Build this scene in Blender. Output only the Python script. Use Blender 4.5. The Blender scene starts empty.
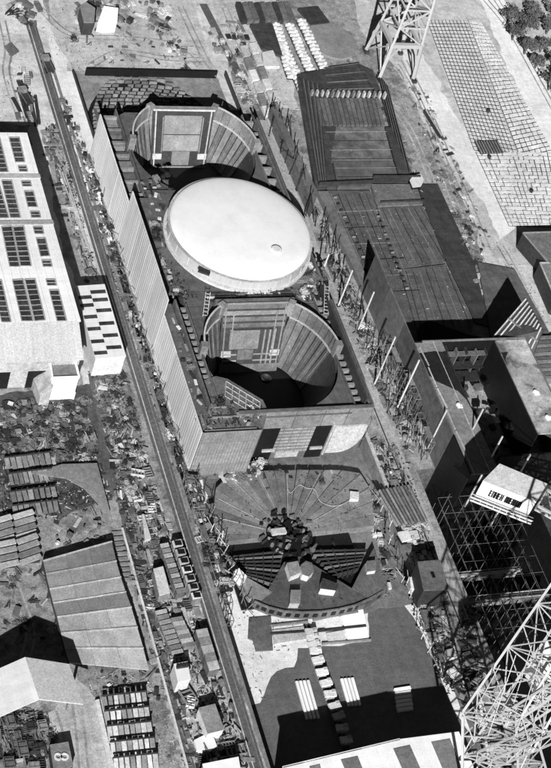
import bpy, math, random
from mathutils import Vector, Matrix, Quaternion

rnd = random.Random(7)
scene = bpy.context.scene
COL = scene.collection

# ------------------------------------------------------------------ camera
FPX, IW, IH = 1834.2, 551.0, 768.0
YAW, PIT, ROLL = math.radians(31.795), math.radians(45.216), math.radians(21.189)
DIST = 480.0
cd = Vector((math.sin(YAW) * math.cos(PIT), math.cos(YAW) * math.cos(PIT), -math.sin(PIT)))
_r = cd.cross(Vector((0, 0, 1))).normalized()
_u = _r.cross(cd)
cr = _r * math.cos(ROLL) + _u * math.sin(ROLL)
cu = -_r * math.sin(ROLL) + _u * math.cos(ROLL)
CAM = -cd * DIST
cam = bpy.data.objects.new('camera', bpy.data.cameras.new('camera'))
COL.objects.link(cam)
m = Matrix((cr, cu, -cd)).transposed().to_4x4()
m.translation = CAM
cam.matrix_world = m
cam.data.sensor_fit = 'VERTICAL'
cam.data.sensor_height = 24.0
cam.data.lens = 24.0 * FPX / IH
cam.data.clip_start = 1.0
cam.data.clip_end = 8000.0
scene.camera = cam

# ------------------------------------------------------------------ light
SUN_EL = math.radians(32.5)
SUN_AZ = math.radians(23.0)          # the shadows run this far to the right of +Y
sd = Vector((math.sin(SUN_AZ) * math.cos(SUN_EL), math.cos(SUN_AZ) * math.cos(SUN_EL), -math.sin(SUN_EL)))
w = bpy.data.worlds.new('World')
scene.world = w
w.use_nodes = True
nt = w.node_tree
nt.nodes.clear()
sky = nt.nodes.new('ShaderNodeTexSky')
sky.sky_type = 'NISHITA'
sky.sun_disc = False
sky.air_density = 0.2
sky.dust_density = 0.2
sky.sun_elevation = SUN_EL
sky.sun_rotation = math.atan2(-sd.x, -sd.y)
bw = nt.nodes.new('ShaderNodeRGBToBW')
bg = nt.nodes.new('ShaderNodeBackground')
bg.inputs['Strength'].default_value = 0.05
wo = nt.nodes.new('ShaderNodeOutputWorld')
nt.links.new(sky.outputs[0], bw.inputs[0])
nt.links.new(bw.outputs[0], bg.inputs[0])
nt.links.new(bg.outputs[0], wo.inputs[0])
sun = bpy.data.objects.new('sun', bpy.data.lights.new('sun', 'SUN'))
COL.objects.link(sun)
sun.data.energy = 5.0
sun.data.angle = math.radians(0.5)
sun.data.color = (1, 1, 1)
sun.rotation_euler = sd.to_track_quat('-Z', 'Y').to_euler()
sun.location = (-100, -200, 200)
scene.view_settings.view_transform = 'Standard'
scene.view_settings.look = 'None'
scene.view_settings.exposure = 0.5
scene.view_settings.gamma = 1.0
scene.render.engine = 'CYCLES'
scene.cycles.max_bounces = 4
scene.cycles.diffuse_bounces = 2

def at(x, y, z=0.0):
    """point of the yard at height z that the photograph shows at pixel x, y"""
    v = cd * FPX + cr * (x - IW / 2) - cu * (y - IH / 2)
    return CAM + v * ((z - CAM.z) / v.z)

# ------------------------------------------------------------------ materials (grey: the photograph is black and white)
MATS = {}
def gm(name, v, amp=0.3, s1=0.06, s2=0.9, rough=0.85, metal=0.0, streak=None, bump=0.25, stain=0.0, grit=0.28, lines=0.0):
    if name in MATS:
        return MATS[name]
    mt = bpy.data.materials.new(name)
    mt.use_nodes = True
    n = mt.node_tree
    b = n.nodes['Principled BSDF']
    b.inputs['Roughness'].default_value = rough
    b.inputs['Metallic'].default_value = metal
    b.inputs['Specular IOR Level'].default_value = 0.3
    g = n.nodes.new('ShaderNodeNewGeometry')
    oi = n.nodes.new('ShaderNodeObjectInfo')
    src = g.outputs['Position']
    if streak:
        mp = n.nodes.new('ShaderNodeMapping')
        mp.inputs['Scale'].default_value = streak
        n.links.new(src, mp.inputs['Vector'])
        ssrc = mp.outputs[0]
    else:
        ssrc = src
    n1 = n.nodes.new('ShaderNodeTexNoise')
    n1.inputs['Scale'].default_value = s1
    n1.inputs['Detail'].default_value = 6.0
    n1.inputs['Roughness'].default_value = 0.65
    n.links.new(src, n1.inputs['Vector'])
    n2 = n.nodes.new('ShaderNodeTexNoise')
    n2.inputs['Scale'].default_value = s2
    n2.inputs['Detail'].default_value = 5.0
    n2.inputs['Roughness'].default_value = 0.7
    n.links.new(ssrc, n2.inputs['Vector'])
    def remap(sock, lo, hi):
        r = n.nodes.new('ShaderNodeMapRange')
        r.inputs['From Min'].default_value = 0.3
        r.inputs['From Max'].default_value = 0.7
        r.inputs['To Min'].default_value = lo
        r.inputs['To Max'].default_value = hi
        n.links.new(sock, r.inputs['Value'])
        return r.outputs[0]
    def mul(a, c):
        k = n.nodes.new('ShaderNodeMath')
        k.operation = 'MULTIPLY'
        n.links.new(a, k.inputs[0])
        if isinstance(c, float):
            k.inputs[1].default_value = c
        else:
            n.links.new(c, k.inputs[1])
        return k.outputs[0]
    val = mul(remap(n1.outputs[0], 1 - amp, 1 + amp), remap(n2.outputs[0], 1 - amp, 1 + amp))
    r3 = n.nodes.new('ShaderNodeMapRange')
    r3.inputs['To Min'].default_value = 0.82
    r3.inputs['To Max'].default_value = 1.12
    n.links.new(oi.outputs['Random'], r3.inputs['Value'])
    val = mul(val, r3.outputs[0])
    def noise(scale, vec, det=3.0):
        q = n.nodes.new('ShaderNodeTexNoise')
        q.inputs['Scale'].default_value = scale
        q.inputs['Detail'].default_value = det
        q.inputs['Roughness'].default_value = 0.6
        n.links.new(vec, q.inputs['Vector'])
        return q.outputs[0]
    if grit:
        val = mul(val, remap(noise(2.6, src, 4.0), 1 - grit, 1 + grit * 0.8))
    if lines:
        for sc_ in ((0.04, 0.8, 0.3), (0.9, 0.03, 0.3)):
            mq = n.nodes.new('ShaderNodeMapping')
            mq.inputs['Scale'].default_value = sc_
            n.links.new(src, mq.inputs['Vector'])
            val = mul(val, remap(noise(1.0, mq.outputs[0], 5.0), 1 - lines, 1 + lines))
    if stain:
        n4 = n.nodes.new('ShaderNodeTexNoise')
        n4.inputs['Scale'].default_value = 0.14
        n4.inputs['Detail'].default_value = 8.0
        n4.inputs['Roughness'].default_value = 0.72
        n.links.new(src, n4.inputs['Vector'])
        r4 = n.nodes.new('ShaderNodeMapRange')
        r4.inputs['From Min'].default_value = 0.52
        r4.inputs['From Max'].default_value = 0.60
        r4.inputs['To Min'].default_value = 1.0
        r4.inputs['To Max'].default_value = 1.0 - stain
        n.links.new(n4.outputs[0], r4.inputs['Value'])
        val = mul(val, r4.outputs[0])
    val = mul(val, float(v))
    cl = n.nodes.new('ShaderNodeClamp')
    cl.inputs['Max'].default_value = 0.86
    cl.inputs['Min'].default_value = 0.004
    n.links.new(val, cl.inputs[0])
    n.links.new(cl.outputs[0], b.inputs['Base Color'])
    if bump:
        bp = n.nodes.new('ShaderNodeBump')
        bp.inputs['Strength'].default_value = bump
        bp.inputs['Distance'].default_value = 0.3
        n.links.new(n2.outputs[0], bp.inputs['Height'])
        n.links.new(bp.outputs[0], b.inputs['Normal'])
    MATS[name] = mt
    return mt

GROUND = gm('yard_ground', 0.23, 0.42, 0.05, 0.5, stain=0.5, grit=.45, lines=.08)
SAND = gm('pale_sand', 0.5, 0.22, 0.06, 0.6, stain=0.25, grit=.22, lines=.08)
SAND2 = gm('pale_concrete', 0.66, 0.15, 0.05, 0.7, stain=0.12, grit=.16, lines=.06)
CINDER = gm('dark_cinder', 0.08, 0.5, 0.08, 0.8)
TRACK = gm('track_bed', 0.09, 0.35, 0.05, 1.2)
CONC = gm('concrete', 0.36, 0.22, 0.05, 0.8, stain=0.2, lines=.1)
DARKC = gm('dark_concrete', 0.11, 0.2, 0.08, 0.9, rough=0.6, lines=.1)
BASIN = gm('dark_dock_bottom', 0.006, 0.3, 0.2, 1.0, rough=0.35)  # near-black even tone of the basin floor
WHITE = gm('white_paint', 0.80, 0.05, 0.05, 0.4, rough=0.6, bump=0.03, grit=.03)
WHITE2 = gm('dirty_white', 0.58, 0.12, 0.1, 0.7, rough=0.7)
ROOFW = gm('pale_sheet_roof', .68, 0.07, 0.05, 0.5, bump=0.05, grit=.08, lines=.06)
SKYL = gm('skylight_glass', 0.045, 0.35, 0.3, 2.0, rough=0.4, lines=.4)
GUTTER = gm('roof_gutter', 0.33, 0.2)
HULL = gm('hull_grey_paint', 0.56, 0.17, 0.05, 0.35, rough=0.7, streak=(1, 6, 0.05), bump=0.03, grit=.05)
HULLD = gm('hull_primer', 0.12, 0.28, 0.06, 0.35, rough=0.7, streak=(1.5, 1.5, 0.2), bump=0.08, lines=.08)
STEEL = gm('raw_steel', 0.12, 0.32, 0.09, 0.8, rough=0.6, bump=0.1)
STEELM = gm('mid_steel', 0.2, 0.28, 0.09, 0.8, rough=0.6, bump=0.1)
STEELD = gm('dark_steel', 0.035, 0.35, 0.1, 0.9, rough=0.6, bump=0.1)
STEELL = gm('pale_steel', 0.4, 0.22, 0.1, 0.8, rough=0.6, bump=0.08)
DECKD = gm('dark_deck_plate', 0.05, 0.32, 0.07, 0.35, rough=0.55, bump=0.06, stain=0.25, lines=.16)
DECKM = gm('deck_plate', 0.095, 0.3, 0.07, 0.4, rough=0.6, bump=0.06, stain=0.2, lines=.14)
PANEL = gm('panel_plate', 0.2, 0.2, 0.06, 0.4, rough=0.6, bump=0.05, lines=.07)
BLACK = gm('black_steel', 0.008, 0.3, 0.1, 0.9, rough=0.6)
CRANEW = gm('crane_white_paint', .40, 0.08, 0.1, 0.5, rough=0.5, bump=0.0, grit=.05)
LEAF = gm('foliage', 0.09, 0.4, 0.2, 1.5, bump=0.0)
BARK = gm('bark', 0.08, 0.3)
TONES = [STEELD, STEEL, STEELM, STEELL, WHITE2]

# ------------------------------------------------------------------ mesh helpers
def new_mesh(name, verts, faces):
    me = bpy.data.meshes.new(name)
    me.from_pydata([tuple(v) for v in verts], [], faces)
    me.update()
    me.materials.append(None)
    return me

class MB:
    def __init__(s):
        s.v, s.f = [], []
    def box(s, c, d, rz=0.0, rx=0.0):
        M = Matrix.Rotation(rz, 3, 'Z') @ Matrix.Rotation(rx, 3, 'X')
        o = len(s.v)
        for i in (-.5, .5):
            for j in (-.5, .5):
                for k in (-.5, .5):
                    s.v.append(Vector(c) + M @ Vector((i * d[0], j * d[1], k * d[2])))
        for q in ((0, 1, 3, 2), (4, 6, 7, 5), (0, 4, 5, 1), (2, 3, 7, 6), (0, 2, 6, 4), (1, 5, 7, 3)):
            s.f.append([o + a for a in q])
        return s
    def bar(s, a, b, wd, ht=None):
        a, b = Vector(a), Vector(b)
        ht = ht or wd
        d = (b - a).normalized()
        up = Vector((0, 0, 1)) if abs(d.z) < 0.95 else Vector((1, 0, 0))
        x = d.cross(up).normalized()
        y = x.cross(d)
        o = len(s.v)
        for p in (a, b):
            for i, j in ((-1, -1), (1, -1), (1, 1), (-1, 1)):
                s.v.append(p + x * (i * wd / 2) + y * (j * ht / 2))
        s.f += [[o, o + 3, o + 2, o + 1], [o + 4, o + 5, o + 6, o + 7]]
        for i in range(4):
            s.f.append([o + i, o + (i + 1) % 4, o + 4 + (i + 1) % 4, o + 4 + i])
        return s
    def cyl(s, a, b, r, n=10, r2=None):
        a, b = Vector(a), Vector(b)
        r2 = r if r2 is None else r2
        d = (b - a).normalized()
        up = Vector((0, 0, 1)) if abs(d.z) < 0.95 else Vector((1, 0, 0))
        x = d.cross(up).normalized()
        y = x.cross(d)
        o = len(s.v)
        for p, q in ((a, r), (b, r2)):
            for i in range(n):
                t = 2 * math.pi * i / n
                s.v.append(p + x * (q * math.cos(t)) + y * (q * math.sin(t)))
        for i in range(n):
            s.f.append([o + i, o + n + i, o + n + (i + 1) % n, o + (i + 1) % n])
        s.f.append([o + i for i in range(n)])
        s.f.append([o + n + i for i in reversed(range(n))])
        return s
    def prism(s, pts, zt, zb):
        """pts: ground outline (x, y) or 3D points (their own z is the top); closed prism down to zb"""
        n = len(pts)
        area = sum(pts[i][0] * pts[(i + 1) % n][1] - pts[(i + 1) % n][0] * pts[i][1] for i in range(n))
        if area < 0:
            pts = list(reversed(pts))
        o = len(s.v)
        for p in pts:
            s.v.append(Vector((p[0], p[1], p[2] if zt is None else zt)))
        for p in pts:
            s.v.append(Vector((p[0], p[1], zb)))
        s.f.append([o + i for i in range(n)])
        s.f.append([o + n + i for i in reversed(range(n))])
        for i in range(n):
            s.f.append([o + i, o + n + i, o + n + (i + 1) % n, o + (i + 1) % n])
        return s
    def mesh(s, name='mesh'):
        return new_mesh(name, s.v, s.f)

UNIT = MB().box((0, 0, 0), (1, 1, 1)).mesh('unit_box')
CYLU = MB().cyl((0, 0, -.5), (0, 0, .5), 1.0, 14).mesh('unit_cylinder')

def tag(o, label=None, cat=None, group=None, kind=None):
    if label: o['label'] = label
    if cat: o['category'] = cat
    if group: o['group'] = group
    if kind: o['kind'] = kind
    return o

def link(name, me, mat, parent=None, mw=None):
    o = bpy.data.objects.new(name, me)
    COL.objects.link(o)
    if me is not None and mat is not None:
        o.material_slots[0].link = 'OBJECT'
        o.material_slots[0].material = mat
    if parent is not None:
        o.parent = parent
    if mw is not None:
        o.matrix_local = mw
    return o

def thing(name, label, cat, loc=(0, 0, 0), rz=0.0, group=None):
    o = bpy.data.objects.new(name, None)
    o.empty_display_size = 0.5
    COL.objects.link(o)
    o.location = loc
    o.rotation_euler = (0, 0, rz)
    return tag(o, label, cat, group)

def box(name, c, d, mat, parent=None, rz=0.0, rx=0.0, ry=0.0):
    o = link(name, UNIT, mat, parent)
    o.location, o.scale, o.rotation_euler = c, d, (rx, ry, rz)
    return o

def bar(name, a, b, wd, mat, parent=None, ht=None):
    a, b = Vector(a), Vector(b)
    d = b - a
    o = link(name, UNIT, mat, parent)
    o.location = (a + b) / 2
    o.rotation_mode = 'QUATERNION'
    o.rotation_quaternion = d.to_track_quat('Z', 'Y')
    o.scale = (wd, ht or wd, d.length)
    return o

def prism(name, pts, zt, zb, mat, parent=None):
    return link(name, MB().prism(pts, zt, zb).mesh(name), mat, parent)

def pxp(name, pts, zt, zb, mat, parent=None):
    """prism whose top outline lies at height zt over the traced pixels"""
    return prism(name, [at(x, y, zt) for x, y in pts], zt, zb, mat, parent)

def prism_x(name, yz, x0, x1, mat, parent=None):
    n = len(yz)
    v = [(x0, y, z) for y, z in yz] + [(x1, y, z) for y, z in yz]
    f = [list(range(n)), [n + i for i in reversed(range(n))]] + [[i, n + i, n + (i + 1) % n, (i + 1) % n] for i in range(n)]
    me = new_mesh(name, v, f)
    import bmesh
    bm = bmesh.new(); bm.from_mesh(me); bmesh.ops.recalc_face_normals(bm, faces=bm.faces); bm.to_mesh(me); bm.free()
    return link(name, me, mat, parent)

def prism_y(name, xz, y0, y1, mat, parent=None):
    n = len(xz)
    v = [(x, y0, z) for x, z in xz] + [(x, y1, z) for x, z in xz]
    f = [list(range(n)), [n + i for i in reversed(range(n))]] + [[i, n + i, n + (i + 1) % n, (i + 1) % n] for i in range(n)]
    me = new_mesh(name, v, f)
    import bmesh
    bm = bmesh.new(); bm.from_mesh(me); bmesh.ops.recalc_face_normals(bm, faces=bm.faces); bm.to_mesh(me); bm.free()
    return link(name, me, mat, parent)

def fix(o):
    import bmesh
    bm = bmesh.new(); bm.from_mesh(o.data); bmesh.ops.recalc_face_normals(bm, faces=bm.faces); bm.to_mesh(o.data); bm.free()
    return o

def struct(o):
    o['kind'] = 'structure'
    return o

def sheet(name, pts, z, mat, parent=None, rag=1.0):
    """flat ground sheet from pixel outline"""
    Q = [at(x, y, z) for x, y in pts]
    P = []
    rg = random.Random(int(abs(pts[0][0] * 7 + pts[1][1] * 3)))
    for a, b in zip(Q, Q[1:] + Q[:1]):
        k = max(1, min(60, int((b - a).length / 2.0)))
        nn = Vector((-(b - a).y, (b - a).x, 0)).normalized()
        w_ = 0.0
        for i in range(k):
            w_ = w_ * .7 + rg.gauss(0, .45) * rag
            P.append(a.lerp(b, i / k) + nn * (w_ if i else 0))
    n = len(P)
    area = sum(P[i].x * P[(i + 1) % n].y - P[(i + 1) % n].x * P[i].y for i in range(n))
    if area < 0: P.reverse()
    return struct(link(name, new_mesh(name, P, [list(range(n))]), mat, parent))

# ================================================================== THE SETTING
AX0, AX1, AY0, AY1 = -33.6, 19.5, -190.0, 125.0      # ship dock
BX0, BX1, BY0, BY1 = 30.0, 66.0, -190.0, -31.0        # right-hand dock
ZA, ZB = -5.0, -9.0
xs = [-2500, AX0, AX1, BX0, BX1, 2500]
ys = [-2500, AY0, BY1, AY1, 3500]
gv = [(x, y, 0) for y in ys for x in xs]
gf = []
for j in range(len(ys) - 1):
    for i in range(len(xs) - 1):
        if i == 1 and 1 <= j <= 2: continue
        if i == 3 and j == 1: continue
        k = j * len(xs) + i
        gf.append([k, k + 1, k + 1 + len(xs), k + len(xs)])
struct(link('ground', new_mesh('ground', gv, gf), GROUND))

def pit(name, x0, x1, y0, y1, z, fm, wm):
    struct(link(name + '_floor', new_mesh(name, [(x0, y0, z), (x1, y0, z), (x1, y1, z), (x0, y1, z)], [[0, 1, 2, 3]]), fm))
    V = [(x0, y0), (x1, y0), (x1, y1), (x0, y1)]
    v = [(a, b, 0) for a, b in V] + [(a, b, z) for a, b in V]
    f = [[i, (i + 1) % 4, 4 + (i + 1) % 4, 4 + i] for i in range(4)]
    struct(link(name + '_wall', new_mesh(name + '_wall', v, f), wm))
pit('dock', AX0, AX1, AY0, AY1, ZA, SAND2, gm('dock_wall_concrete', .2, .3, .08, .6, stain=.3))
pit('building_basin', BX0, BX1, BY0, BY1, ZB, BASIN, CINDER)

sheet('yard_road', [(88, 374), (93, 373), (128, 520), (200, 790), (195, 792), (122, 524)], 0.030, TRACK, rag=.4)
# ground patches (each a sheet of its own surface)
sheet('sandy_ground', [(-60, -40), (35, -40), (130, 420), (90, 420), (55, 260), (30, 125), (-60, 125)], 0.010, SAND)
sheet('sandy_ground', [(46, -30), (186, -30), (217, 71.0), (54, 70.5)], 0.014, SAND, rag=.15)
sheet('sandy_ground', [(184, -30), (204, -30), (240, 110), (230, 110), (214, 71)], 0.017, SAND, rag=.15)
sheet('pale_path', [(44, 24), (68, 60), (71, 88), (78, 120), (98, 190), (118, 260), (112, 262), (82, 170), (58, 90)], 0.022, SAND2)
sheet('sandy_ground', [(165, -30), (270, -30), (300, 110), (250, 105), (214, 20), (170, 10)], 0.012, SAND)
sheet('sandy_ground', [(352, -40), (700, -40), (700, 420), (560, 420), (500, 300), (475, 225), (400, 70), (360, 30)], 0.016, SAND)
sheet('concrete_road', [(400, 40), (424, 55), (516, 224), (500, 240), (460, 170), (410, 90)], 0.024, SAND2)
sheet('concrete_road', [(476, -5), (500, -5), (560, 105), (560, 165), (530, 120)], 0.028, SAND2)
sheet('cinder_ground', [(-40, 395), (95, 385), (120, 460), (112, 500), (60, 520), (-40, 500)], 0.012, CINDER)
sheet('cinder_ground', [(92, 290), (128, 372), (150, 480), (250, 790), (215, 790), (150, 620), (112, 480), (100, 400), (80, 330)], 0.018, gm('strip_ground', 0.17, 0.5, 0.1, 0.9, stain=0.5))
sheet('cinder_ground', [(40, 130), (58, 125), (112, 330), (128, 372), (105, 372), (60, 230)], 0.020, gm('grey_ground', 0.3, 0.3, 0.05, 0.6, stain=0.3))
sheet('sandy_ground', [(160, 500), (190, 560), (290, 830), (200, 830), (165, 690)], 0.026, gm('strip_pale', 0.3, 0.45, 0.1, 0.8, stain=0.5))
sheet('concrete_road', [(70, 668), (104, 700), (128, 800), (70, 800), (45, 715), (60, 700)], 0.020, CONC)

RUT = gm('rut_soil', .30, .3, .1, .8, stain=.3)
def rut(pts, z, wd=.55, gauge=1.9):
    P = [at(x, y, z) for x, y in pts]
    for s_ in (-1, 1):
        v, f = [], []
        for i, p in enumerate(P):
            a, b = P[max(0, i - 1)], P[min(len(P) - 1, i + 1)]
            d = (b - a).normalized()
            nn = Vector((-d.y, d.x, 0))
            c = p + nn * (s_ * gauge / 2)
            v += [c - nn * wd / 2, c + nn * wd / 2]
        f = [[2 * i, 2 * i + 2, 2 * i + 3, 2 * i + 1] for i in range(len(P) - 1)]
        struct(link('wheel_rut', new_mesh('wheel_rut', v, f), RUT))
def smooth_path(pts, n=24):
    out = []
    for k in range(n + 1):
        t = k / n * (len(pts) - 1)
        i = min(len(pts) - 2, int(t)); u = t - i
        p0, p1, p2, p3 = pts[max(0, i - 1)], pts[i], pts[i + 1], pts[min(len(pts) - 1, i + 2)]
        out.append(tuple(.5 * ((2 * p1[q]) + (-p0[q] + p2[q]) * u + (2 * p0[q] - 5 * p1[q] + 4 * p2[q] - p3[q]) * u * u + (-p0[q] + 3 * p1[q] - 3 * p2[q] + p3[q]) * u ** 3) for q in (0, 1)))
    return out
for k, pts in enumerate([[(2, 20), (8, 50), (6, 70), (12, 95), (22, 122)], [(40, 8), (70, 34), (120, 38), (170, 44), (200, 66)], [(90, 66), (120, 52), (165, 58), (205, 60)],
        [(396, 64), (412, 92), (436, 150), (452, 196), (472, 240)], [(404, 60), (424, 100), (448, 156), (470, 205), (488, 250)], [(388, 100), (410, 130), (428, 172), (438, 196)],
        [(486, 0), (510, 30), (536, 76), (560, 120)], [(494, -4), (520, 36), (548, 80), (566, 118)], [(180, 6), (196, 40), (206, 60), (222, 80)], [(225, 8), (238, 40), (252, 66), (268, 104)],
        [(10, 690), (30, 640), (20, 600), (8, 572)], [(70, 800), (60, 740), (52, 712)], [(86, 800), (80, 730), (74, 690)], [(58, 140), (66, 180), (76, 230), (92, 280)], [(500, 245), (520, 280), (545, 330)]]):
    rut(smooth_path(pts), .034 + .002 * k)
# darker grey part of the dock floor, with its own outline
sheet('darker_floor_sheet', [(298, 648), (297, 660), (294, 667), (285, 668), (277, 671), (271, 677), (267, 686), (264, 695), (260, 703), (252, 705), (243, 704), (270, 800),
                         (520, 800), (455, 712), (418, 625), (398, 596), (380, 598), (368, 612), (369, 641), (340, 646)], ZA + 0.01, DARKC, rag=.35)

sheet('darker_floor_sheet', [(196, 460), (230, 440), (300, 420), (396, 410), (412, 500), (418, 560), (412, 604), (372, 612), (320, 618), (262, 612), (236, 584), (214, 530)], ZA + 0.016, gm('grey_concrete', .15, .3, .08, .7, stain=.3), rag=.6)  # darker grey sheet laid under and around the fan
# far head wall of the dock, a thin parapet round the pit
struct(box('dock_head_wall', ((AX0 + AX1) / 2 + 3.5, AY1 - 0.5, 0.2), (41.5, 0.5, 2.8), BLACK))
struct(box('dock_floor_step', ((AX0 + AX1) / 2, 106.9, (ZA - 1.1) / 2), (AX1 - AX0 - .1, 35.8, -1.1 - ZA), gm('far_floor', .2, .3, .08, .6, stain=.3)))
struct(box('quay_edge', (-31.0, 106.8, -.5), (5.1, 36.2, 1.02), SAND2))
struct(box('dock_coping', (-28.2, 106.8, -.2), (.5, 36.0, 1.9), STEELD))
struct(box('dock_coping', (AX1 + 0.35, 98.0, 0.5), (0.5, 53, 2.2), STEELD))
struct(box('dock_coping', (AX0 - 0.4, -20, 0.12), (0.8, 289, 0.24), STEELM))
struct(box('dock_coping', (AX1 + 0.5, -60, 0.12), (1.0, 250, 0.24), CONC))

# crane tracks
def track(name, x0, x1, y0, y1, mat, sleepers=False):
    struct(box(name, ((x0 + x1) / 2, (y0 + y1) / 2, 0.05), (x1 - x0, y1 - y0, 0.1), mat))
track('crane_track', -38.2, -35.0, -190, 146, TRACK)
for x in (-37.4, -35.7):
    tag(box('crane_rail', (x, -22, 0.2), (0.22, 336, 0.2), STEELL if x < -36.5 else STEELM),
        'long steel rail on the %s side of the dark track beside the ship' % ('left' if x < -36.5 else 'right'), 'rail', 'rails of the track beside the ship')
track('side_track', 24.6, 28.0, -190, 110, gm('track_pale', 0.30, 0.3, 0.05, 0.9))
for x in (25.0, 27.4):
    tag(box('crane_rail', (x, -40, 0.22), (0.25, 300, 0.22), STEELL if x > 26 else STEELD),
        'long steel rail on the %s side of the pale track between the docks' % ('left' if x < 26 else 'right'), 'rail', 'rails of the track between the docks')

# ================================================================== THE SHIP IN THE DOCK
ship = thing('ship_hull', 'long unfinished ship hull in the dock, pale plated side, round tank holds', 'ship', (0, 0, 0))
SL, SR = -30.7, 17.0
DZ = 13.0
# outer plating, left side: three heights, vertical seams
def side_panels(y0, y1, z0, z1, n, x, mats):
    for i in range(n):
        a = y0 + (y1 - y0) * i / n
        b = y0 + (y1 - y0) * (i + 1) / n
        g = 0.12
        box('hull_side_plate', (x + rnd.uniform(-.05, .05), (a + b) / 2, (z0 + z1) / 2), (0.35, b - a - g, z1 - z0), mats, ship)
side_panels(-26.2, 12.6, ZA + .3, 14.2, 3, SL, HULL)
side_panels(12.7, 52.5, ZA + .3, 19.6, 4, SL, HULL)
side_panels(52.6, 88.5, ZA + .3, 15.0, 3, SL, HULL)
for k in range(96):
    y = -25.6 + k * 1.19
    zt_ = 14.0 if y < 12.3 else 19.4 if y < 52.2 else 14.8
    box('hull_rib', (SL - .22, y, (zt_ + .8) / 2), (.06, .07, zt_ - .8), HULL, ship)
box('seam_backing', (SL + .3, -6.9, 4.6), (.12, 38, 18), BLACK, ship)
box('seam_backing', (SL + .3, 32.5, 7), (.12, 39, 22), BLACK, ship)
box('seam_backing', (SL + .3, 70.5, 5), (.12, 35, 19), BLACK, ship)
box('bilge_strip', (SL - 0.45, 22, 0.3), (0.5, 96, 1.2), STEELL, ship)
# right side plating: lower, dark inner face
for i in range(9):
    a = -20 + i * 12.2
    box('hull_side_plate', (SR, a + 6.05, 5.0), (0.35, 12.05, 18.4 if i in (0, 1, 2) else 17.0), HULLD, ship)

# web frames in the slot between outer plating and hold wall (both sides)
def wing(x0, x1, y0, y1, step, zt, deck_w, outer):
    n = int((y1 - y0) / step)
    xo = x0 if outer < 0 else x1
    # narrow deck strip along the outer plating, slot with frames inboard
    xa, xb = (x0 + .25, x0 + deck_w) if outer < 0 else (x1 - deck_w, x1 - .25)
    box('side_deck', ((xa + xb) / 2, (y0 + y1) / 2, zt - .2), (xb - xa, y1 - y0, 0.4), DECKM, ship)
    sa, sb = (xb, x1) if outer < 0 else (x0, xa)
    for i in range(n):
        y = y0 + (i + .5) * (y1 - y0) / n
        box('web_frame', ((sa + sb) / 2, y, zt - 2.0), (sb - sa - .1, 0.8, 2.6), STEELM, ship)
    xi = x1 if outer < 0 else x0
    box('inner_side', (xi, (y0 + y1) / 2, (zt + ZA) / 2), (0.3, y1 - y0, zt - ZA - .1), STEEL, ship)
wing(SL, -23.6, -20, 17, 2.3, 13.6, 3.2, -1)
wing(SL, -24.0, 58, 95, 5.2, 11.5, 1.0, -1)
wing(12.6, SR, -20, 21, 2.3, 13.2, 0.7, 1)
wing(13.2, SR, 58, 92, 4.6, 12.5, 0.7, 1)
# raised inner longitudinal plates that throw the slanting dark edges
box('longitudinal_plate', (-26.9, -1, 12.5), (0.5, 36, 5.5), STEEL, ship)
box('longitudinal_plate', (15.2, 1, 13.0), (0.4, 40, 4.6), STEELD, ship)

# bottom of the hull
box('bottom_plate', ((SL + SR) / 2, 39, ZA + 1.2), (SR - SL - .4, 117, 1.6), DECKD, ship)

# transverse cofferdams with plated tops
def coffer(y0, y1, zt, x0=-23.5, x1=13.0, mat=DECKM):
    box('cofferdam', ((x0 + x1) / 2, (y0 + y1) / 2, (zt + ZA + 2) / 2), (x1 - x0, y1 - y0, zt - ZA - 2), mat, ship)
coffer(17.2, 22.0, 12.6)
coffer(57.5, 60.5, 12.4)
for k, yy in enumerate((18.2, 19.6, 21.0)):
    box('deck_stiffener', (-5, yy, 12.8), (24, 0.35, 0.5), STEELL if k == 1 else STEELD, ship)

# deck ring round the finished tank
def deck_with_hole(name, x0, x1, y0, y1, cx, cy, R, z, mat, n=72, th=0.5):
    v, f = [], []
    for k in range(n):
        t = 2 * math.pi * k / n
        c, s = math.cos(t), math.sin(t)
        v.append((cx + R * c, cy + R * s, z))
        tx = ((x1 - cx) / c) if c > 1e-6 else ((x0 - cx) / c if c < -1e-6 else 1e9)
        ty = ((y1 - cy) / s) if s > 1e-6 else ((y0 - cy) / s if s < -1e-6 else 1e9)
        q = max(R + .05, min(tx, ty))
        v.append((cx + q * c, cy + q * s, z))
    for k in range(n):
        a, b = 2 * k, 2 * ((k + 1) % n)
        f.append([a, a + 1, b + 1, b])
    m_ = len(v)
    v += [(p[0], p[1], z - th) for p in v]
    f += [[m_ + q for q in reversed(g)] for g in list(f)]
    for k in range(n):
        a, b = 2 * k, 2 * ((k + 1) % n)
        f.append([b, a, m_ + a, m_ + b][::-1])
        f.append([a + 1, b + 1, m_ + b + 1, m_ + a + 1][::-1])
    return fix(link(name, new_mesh(name, v, f), mat, ship))
TX, TY, TR = -2.6, 41.0, 19.6
box('main_deck', (-6.9, 39.75, 11.9), (46.8, 35.4, 1.0), DECKM, ship)

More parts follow.
